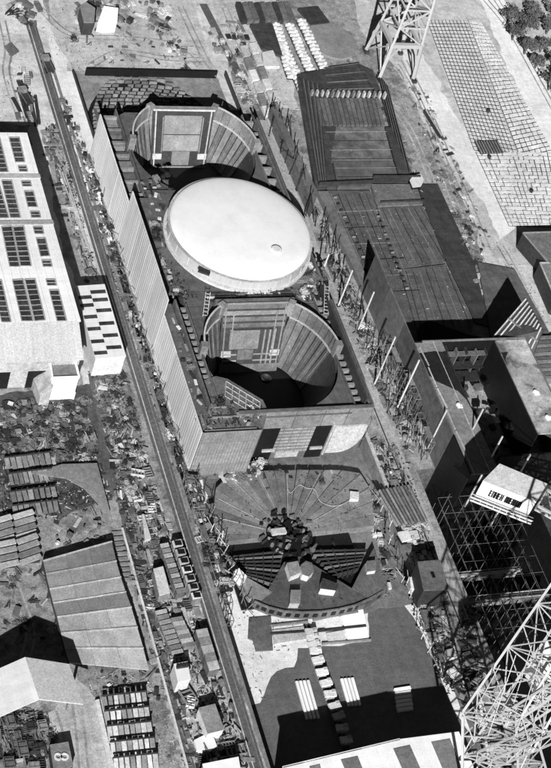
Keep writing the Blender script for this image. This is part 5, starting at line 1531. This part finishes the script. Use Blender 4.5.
for k in range(13):
    x, y = 240 + (k % 2) * 9 + (k // 2) * 4.4, 46 + (k // 2) * 12 - (k % 2) * 3
    tag(pxp('stacked_slab', [(x, y), (x + 6.5, y - 1), (x + 10.5, y + 9), (x + 4, y + 10)], 1.1 + .2 * (k % 3), 0, (STEELL, WHITE2, STEELM)[k % 3]), 'pale slab in the double line at the top', 'slab', 'slabs beside the track')
a, b = at(203, 4, 0), at(262, 120, 0)
struct(bar('siding', a + Vector((0, 0, .06)), b + Vector((0, 0, .06)), .12, TRACK, ht=2.6)).rotation_mode = 'XYZ'
o = bpy.context.scene.objects['siding']
d = b - a
o.rotation_euler = (0, 0, math.atan2(d.y, d.x)); o.scale = (d.length, 2.6, .12)
# dark inclined plates by the strip behind the dome
for k, (q, lb) in enumerate((([(271, 107), (276, 106), (318, 192), (314, 206)], 'long dark upright plate between the dome and the right ship'),)):
    tag(pxp('side_plate', q, 5.0, 0, STEEL), lb, 'steel plate')

# ================================================================== TILED STEEL GRID YARD (upper right)
gy = thing('slab_yard', 'pale yard of small square slabs with dark joints at the upper right', 'paving', at(432, 22, 0))
gyo = Vector(gy.location)
def tile_field(corners, nu, nv, gapu, gapv, name, mat, jitter, base):
    A, B, C, D = [at(x, y, .1) - gyo for x, y in corners]
    prism('joint_bed', [(p.x, p.y) for p in (A, B, C, D)], .08, .03, base, gy)
    mb = MB()
    r = random.Random(9)
    for j in range(nv):
        for i in range(nu):
            
            u0, u1 = (i + gapu) / nu, (i + 1 - gapu) / nu
            v0, v1 = (j + gapv) / nv, (j + 1 - gapv) / nv
            if jitter and r.random() < jitter and i < nu - 1: u1 = (i + 1.7) / nu
            P = [A.lerp(B, u0).lerp(D.lerp(C, u0), v0), A.lerp(B, u1).lerp(D.lerp(C, u1), v0), A.lerp(B, u1).lerp(D.lerp(C, u1), v1), A.lerp(B, u0).lerp(D.lerp(C, u0), v1)]
            h = .28 + (r.uniform(0, .12) if jitter else 0)
            mb.prism([(p.x, p.y) for p in P], h, .02)
    o = link(name, mb.mesh(name), mat, gy)
    o['kind'] = 'stuff'
    return o
GT = gm('slab_tile', 0.58, .2, .08, .5)
tile_field([(427, 20), (467, 20), (519, 158), (474, 150)], 11, 36, .11, .17, 'slabs', GT, 0, BLACK)
tile_field([(468, 20), (481, 22), (552, 150), (520, 157.5)], 6, 34, .09, .15, 'slabs', GT, .22, BLACK)
tile_field([(475.5, 152), (552, 152.5), (566, 228), (509, 226)], 15, 19, .10, .14, 'slabs', GT, .4, BLACK)
t = px_box('steel_grating', 'dark square grating lying on the slab yard', 'grating', [(475, 141), (498, 140), (504, 152), (481, 153)], .9, .3, STEELD)
go_ = Vector(t.location)
for k in range(9):
    a, b = at(476 + k * 2.7, 141, 1.0) - go_, at(482 + k * 2.7, 153, 1.0) - go_
    bar('bar', a, b, .3, STEELM, t)
for x, y in ((489, 158), (531, 192), (488, 112)):
    p = at(x, y, .3)
    put('drum', p, 0, .6, STEELD, 'standing on the slab yard')
t = thing('long_girder', 'long dark girder on the sand beside the slab yard', 'girder', at(425, 112, .4))
bar('beam', (0, 0, .3), at(441, 138, .4) - at(425, 112, .4) + Vector((0, 0, .3)), 1.2, STEELD, t, ht=.9)
bar('flange', (.1, 0, .85), at(441, 138, .4) - at(425, 112, .4) + Vector((.1, 0, .85)), .5, STEELL, t, ht=.15)
t = px_box('round_capped_tank', 'round dark tank with pale top at the end of the long ship deck', 'tank', [(410, 180), (414, 175), (421, 174), (424, 180), (421, 186), (413, 187)], 2.4, 0, BLACK, WHITE2)

# ================================================================== CRANES
def lattice(parent, name, base, top, n, cw, bw_, mat, o):
    node = thing_part(name, parent)
    base = [Vector(p) - o for p in base]
    top = [Vector(p) - o for p in top]
    lv = [[base[i].lerp(top[i], k / n) for i in range(4)] for k in range(n + 1)]
    for i in range(4):
        bar('chord', base[i], top[i], cw, mat, node)
    for k in range(n):
        for i in range(4):
            j = (i + 1) % 4
            if k: bar('ring_bar', lv[k][i], lv[k][j], bw_, mat, node)
            if (k + i) % 2: bar('brace', lv[k][i], lv[k + 1][j], bw_, mat, node)
            else: bar('brace', lv[k][j], lv[k + 1][i], bw_, mat, node)
    for i in range(4):
        bar('ring_bar', top[i], top[(i + 1) % 4], bw_, mat, node)
        bar('ring_bar', base[i], base[(i + 1) % 4], bw_, mat, node)
    return node
def thing_part(name, parent):
    e = bpy.data.objects.new(name, None)
    COL.objects.link(e)
    e.parent = parent
    return e

# portal crane at the top
c1 = at(379, 80, 0)
tc = thing('portal_crane', 'white lattice portal crane standing astride the sand at the top edge', 'crane', c1)
o = Vector(tc.location)
X, Y = 12.0, 14.0
ft = [c1, c1 + Vector((X, 0, 0)), c1 + Vector((X, Y, 0)), c1 + Vector((0, Y, 0))]
pt = [p + Vector((0, 0, 13)) + (c1 + Vector((X / 2, Y / 2, 0)) - p) * .16 for p in ft]
for a, b in zip(ft, pt):
    bar('leg', a - o, b - o, 1.0, CRANEW, tc)
    box('bogie', a - o + Vector((0, 0, .5)), (1.4, 3.0, 1.0), STEELD, tc)
for i in range(4):
    bar('portal_girder', pt[i] - o, pt[(i + 1) % 4] - o, 1.3, CRANEW, tc)
    a, b = ft[i].lerp(pt[i], .55), pt[i].lerp(pt[(i + 1) % 4], .3)
    bar('knee_brace', a - o, b - o, .5, CRANEW, tc)
    a, b = ft[(i + 1) % 4].lerp(pt[(i + 1) % 4], .55), pt[i].lerp(pt[(i + 1) % 4], .7)
    bar('knee_brace', a - o, b - o, .5, CRANEW, tc)
for i in (1, 3):
    a, b = ft[i].lerp(pt[i], .1), pt[(i + 1) % 4]
    bar('side_brace', a - o, b - o, .4, CRANEW, tc)
    bar('side_brace', ft[(i + 1) % 4].lerp(pt[(i + 1) % 4], .1) - o, pt[i] - o, .4, CRANEW, tc)
tp = [p + Vector((0, 0, 26)) + (pt[0] * .25 + pt[1] * .25 + pt[2] * .25 + pt[3] * .25 - p) * .3 for p in pt]
lattice(tc, 'tower', pt, tp, 4, .7, .42, CRANEW, o)
box('machine_house', (tp[0] + tp[2]) / 2 - o + Vector((0, 0, 3)), (8, 10, 6), WHITE2, tc)

# sign box crane at the right
sgz = 30.0
cr_base = at(640, 640, 0)
sgc = thing('lattice_crane', 'crane end with a white sign box of dark lettering above the open hull block', 'crane', (cr_base.x, cr_base.y, 0))
o = Vector(sgc.location)
top4 = [at(x, y, sgz) - o for x, y in ((483, 481), (536, 502), (547, 484), (499.7, 464))]
hd = Vector((0, 0, -6.0))
ci = gm('sign_white', .82, .04, .05, .5, bump=0)
v = top4 + [p + hd for p in top4]
fix(link('sign_box', new_mesh('sign_box', v, [[3, 2, 1, 0], [4, 5, 6, 7], [0, 1, 5, 4], [1, 2, 6, 5], [2, 3, 7, 6], [3, 0, 4, 7]]), ci, sgc))
cen = (top4[0] + top4[2]) / 2
fix(link('box_roof', MB().prism([(cen.x + (p.x - cen.x) * 1.01, cen.y + (p.y - cen.y) * 1.01) for p in top4], sgz + .12, sgz + .02).mesh('box_roof'), gm('sign_roof', .5, .15, .1, .6), sgc))
fu, fv = top4[1] - top4[0], hd
fn = fu.cross(fv).normalized()
if fn.y > 0: fn.negate()
def stroke(u0, v0, u1, v1, wd):
    a = top4[0] + fu * u0 + fv * v0 + fn * .06
    b = top4[0] + fu * u1 + fv * v1 + fn * .06
    return bar('letter_stroke', a, b, wd, BLACK, sgc)
r6 = random.Random(2)
for w0, w1, n in ((.20, .46, 5), (.50, .80, 7)):
    for k in range(n):
        u = w0 + (w1 - w0) * (k + .5) / n
        du = (w1 - w0) / n * .30
        sh = .02
        v0, v1 = .30, .66
        kind = (1, 0, 2, 1, 2)[k] if n == 5 else (0, 3, 1, 0, 2, 3, 0)[k]
        stroke(u - du, v0, u - du, v1, .24)
        if kind != 1: stroke(u + du, v0, u + du, v1, .22)
        if kind in (0, 1): stroke(u - du, v0 + .03, u + du, v0 + .03, .2)
        if kind in (1, 2): stroke(u - du, (v0 + v1) / 2, u + du, (v0 + v1) / 2, .2)
        if kind in (1, 3): stroke(u - du, v1 - .03, u + du, v1 - .03, .2)
# walkway round the box
for off in (0.6, 1.6):
    a, b = top4[0] + hd + fn * off - fu * .06, top4[1] + hd + fn * off + fu * .1
    bar('walkway_bar', a, b, .3, WHITE2, sgc)
    bar('handrail', a + Vector((0, 0, 1.2)), b + Vector((0, 0, 1.2)), .14, WHITE2, sgc)
for k in range(9):
    a = top4[0] + hd + fu * (k / 8) + fn * .3
    bar('walkway_bar', a, a + fn * 1.5, .2, WHITE2, sgc)
bb = [at(x, y, z) for x, y, z in ((538, 506, sgz - 3), (547, 490, sgz - 3), (545, 494, sgz - 8), (535, 509, sgz - 8))]
be = [at(x, y, z) for x, y, z in ((640, 560, sgz - 3), (650, 534, sgz - 3), (648, 540, sgz - 8), (636, 564, sgz - 8))]
lattice(sgc, 'jib', bb, be, 7, .55, .3, CRANEW, o)
tb = [Vector((cr_base.x + dx, cr_base.y + dy, 0)) for dx, dy in ((-5, -5), (5, -5), (5, 5), (-5, 5))]
ec = sum(be, Vector()) / 4
tt = [Vector((ec.x + dx, ec.y + dy, sgz - 5)) for dx, dy in ((-3, -3), (3, -3), (3, 3), (-3, 3))]
lattice(sgc, 'tower', tb, tt, 5, .7, .4, CRANEW, o)

# big lattice crane in the lower right corner
lb = at(500, 800, 0)
lc = thing('lattice_crane', 'large white lattice crane filling the lower right corner', 'crane', (lb.x, lb.y, 0))
o = Vector(lc.location)
lattice(lc, 'jib', [at(463, 712, 34), at(522, 716, 34), at(532, 752, 24), at(474, 742, 24)],
        [at(582, 540, 58), at(615, 560, 58), at(625, 590, 50), at(592, 572, 50)], 8, .5, .2, CRANEW, o)
tb = [at(x, y, 0) for x, y in ((462, 812), (520, 806), (548, 776), (492, 780))]
tt = [at(463, 716, 32), at(516, 722, 32), at(528, 706, 32), at(480, 702, 32)]
lattice(lc, 'tower', tb, tt, 5, .55, .24, CRANEW, o)
lattice(lc, 'back_stay', [at(500, 716, 32), at(516, 722, 32), at(520, 730, 28), at(504, 726, 28)],
        [at(585, 662, 46), at(597, 668, 46), at(600, 678, 42), at(588, 672, 42)], 6, .4, .18, CRANEW, o)
lattice(lc, 'counter_jib', [at(478, 752, 26), at(492, 760, 26), at(490, 770, 22), at(476, 762, 22)],
        [at(600, 700, 30), at(606, 712, 30), at(604, 722, 26), at(598, 712, 26)], 7, .4, .18, CRANEW, o)
prism('machine_house', [(at(x, y, 36) - o)[:2] for x, y in ((532, 655), (548, 640), (566, 672), (548, 690))], 36, 30, WHITE, lc)
prism('slew_platform', [(at(x, y, 31) - o)[:2] for x, y in ((496, 700), (512, 694), (520, 708), (504, 716))], 31.5, 29, WHITE2, lc)
for k in range(9):
    a = at(470 + k * 9, 720 + (k % 3) * 8, 30) - o
    b = at(500 + k * 8, 665 - k * 5 + (k % 2) * 20, 44) - o
    bar('stay_rod', a, b, .14, CRANEW, lc)

# ================================================================== TREES at the upper right
def tree(px, py, h, r, seed):
    rr = random.Random(seed)
    p = at(px, py, 0)
    t = thing('tree', 'leafy dark tree in the clump at the upper right corner', 'tree', p, 0, 'trees at the upper right corner')
    mb = MB().cyl((0, 0, 0), (0, 0, h * .55), .35, 7, .2)
    for k in range(5):
        a = rr.uniform(0, 6.28)
        mb.cyl((0, 0, h * rr.uniform(.3, .5)), (r * .6 * math.cos(a), r * .6 * math.sin(a), h * rr.uniform(.6, .85)), .16, 5, .06)
    link('trunk', mb.mesh('trunk'), BARK, t)
    v, f = [], []
    cl = [(rr.uniform(-.7, .7) * r, rr.uniform(-.7, .7) * r, h * rr.uniform(.45, .95), rr.uniform(.3, .5) * r) for _ in range(9)]
    for _ in range(900):
        c = rr.choice(cl)
        d = Vector((rr.gauss(0, 1), rr.gauss(0, 1), rr.gauss(0, 1))).normalized() * c[3] * rr.uniform(.5, 1.05)
        q = Vector(c[:3]) + d
        x = Vector((rr.gauss(0, 1), rr.gauss(0, 1), rr.gauss(0, 1))).normalized()
        y = x.orthogonal().normalized()
        s = rr.uniform(.18, .38)
        n0 = len(v)
        v += [q - x * s, q + y * s * .7, q + x * s, q - y * s * .7]
        f.append([n0, n0 + 1, n0 + 2, n0 + 3])
    link('crown', new_mesh('crown', v, f), LEAF, t)
tr = [(508, 12), (520, 20), (533, 14), (546, 22), (540, 40), (524, 42), (535, 56), (551, 60), (548, 78), (560, 40), (512, 28), (556, 90), (528, 4), (552, 6), (562, 60)]
for k, (x, y) in enumerate(tr):
    tree(x, y + 12, rnd.uniform(4.5, 8.0), rnd.uniform(2.4, 3.9), 50 + k)

# ================================================================== VEHICLES
def truck(px, py, rz, label):
    t = thing('lorry', label, 'lorry', at(px, py, 0), rz)
    box('cab', (0, 2.6, 1.5), (2.1, 1.7, 2.0), STEELM, t)
    box('windscreen', (0, 3.47, 1.9), (1.8, .06, .8), BLACK, t)
    box('bed', (0, -.8, 1.1), (2.2, 4.6, .3), STEELD, t)
    for s in (-1, 1):
        box('side_board', (s * 1.05, -.8, 1.5), (.1, 4.6, .6), STEEL, t)
        for y in (2.4, -.9, -2.3):
            w_ = link('wheel', CYLU, BLACK, t)
            w_.location = (s * .95, y, .5); w_.scale = (.5, .5, .3); w_.rotation_euler = (0, math.pi / 2, 0)
truck(47, 68, .1, 'small lorry parked on the sand at the upper left')
truck(25, 100, .2, 'lorry standing between the dark bars above the workshop')
truck(420, 13, 1.2, 'lorry at the top beside the slab yard')

# ================================================================== hose to mesh, labels that single things out
ORD = ['', 'second', 'third', 'fourth', 'fifth', 'sixth', 'seventh', 'eighth', 'ninth', 'tenth', 'eleventh', 'twelfth', 'thirteenth', 'fourteenth', 'fifteenth', 'sixteenth', 'seventeenth', 'eighteenth', 'nineteenth', 'twentieth', 'twenty-first', 'twenty-second', 'twenty-third', 'twenty-fourth', 'twenty-fifth', 'twenty-sixth', 'twenty-seventh', 'twenty-eighth', 'twenty-ninth', 'thirtieth', 'thirty-first', 'thirty-second']
def image_xy(p):
    q = p - CAM
    z = q.dot(cd)
    return (IW / 2 + FPX * q.dot(cr) / z, IH / 2 - FPX * q.dot(cu) / z)
bpy.context.view_layer.update()
byl = {}
for o in list(COL.objects):
    if o.parent is None and 'label' in o:
        byl.setdefault(o['label'], []).append(o)
for lb_, os_ in byl.items():
    if len(os_) < 2: continue
    def place(o):
        if o.type == 'MESH':
            c = sum((o.matrix_world @ Vector(v) for v in o.bound_box), Vector()) / 8
        else:
            c = o.matrix_world.translation
        return image_xy(c)
    xy = {o.name: place(o) for o in os_}
    ex = max(v[0] for v in xy.values()) - min(v[0] for v in xy.values())
    ey = max(v[1] for v in xy.values()) - min(v[1] for v in xy.values())
    ax, word, first, last = (0, 'left', 'leftmost', 'rightmost') if ex > ey else (1, 'top', 'topmost', 'lowest')
    os_.sort(key=lambda o: xy[o.name][ax])
    for k, o in enumerate(os_):
        o['label'] = lb_ + ', ' + (first if k == 0 else last if k == len(os_) - 1 else '%s from the %s' % (ORD[min(k, len(ORD) - 1)], word))
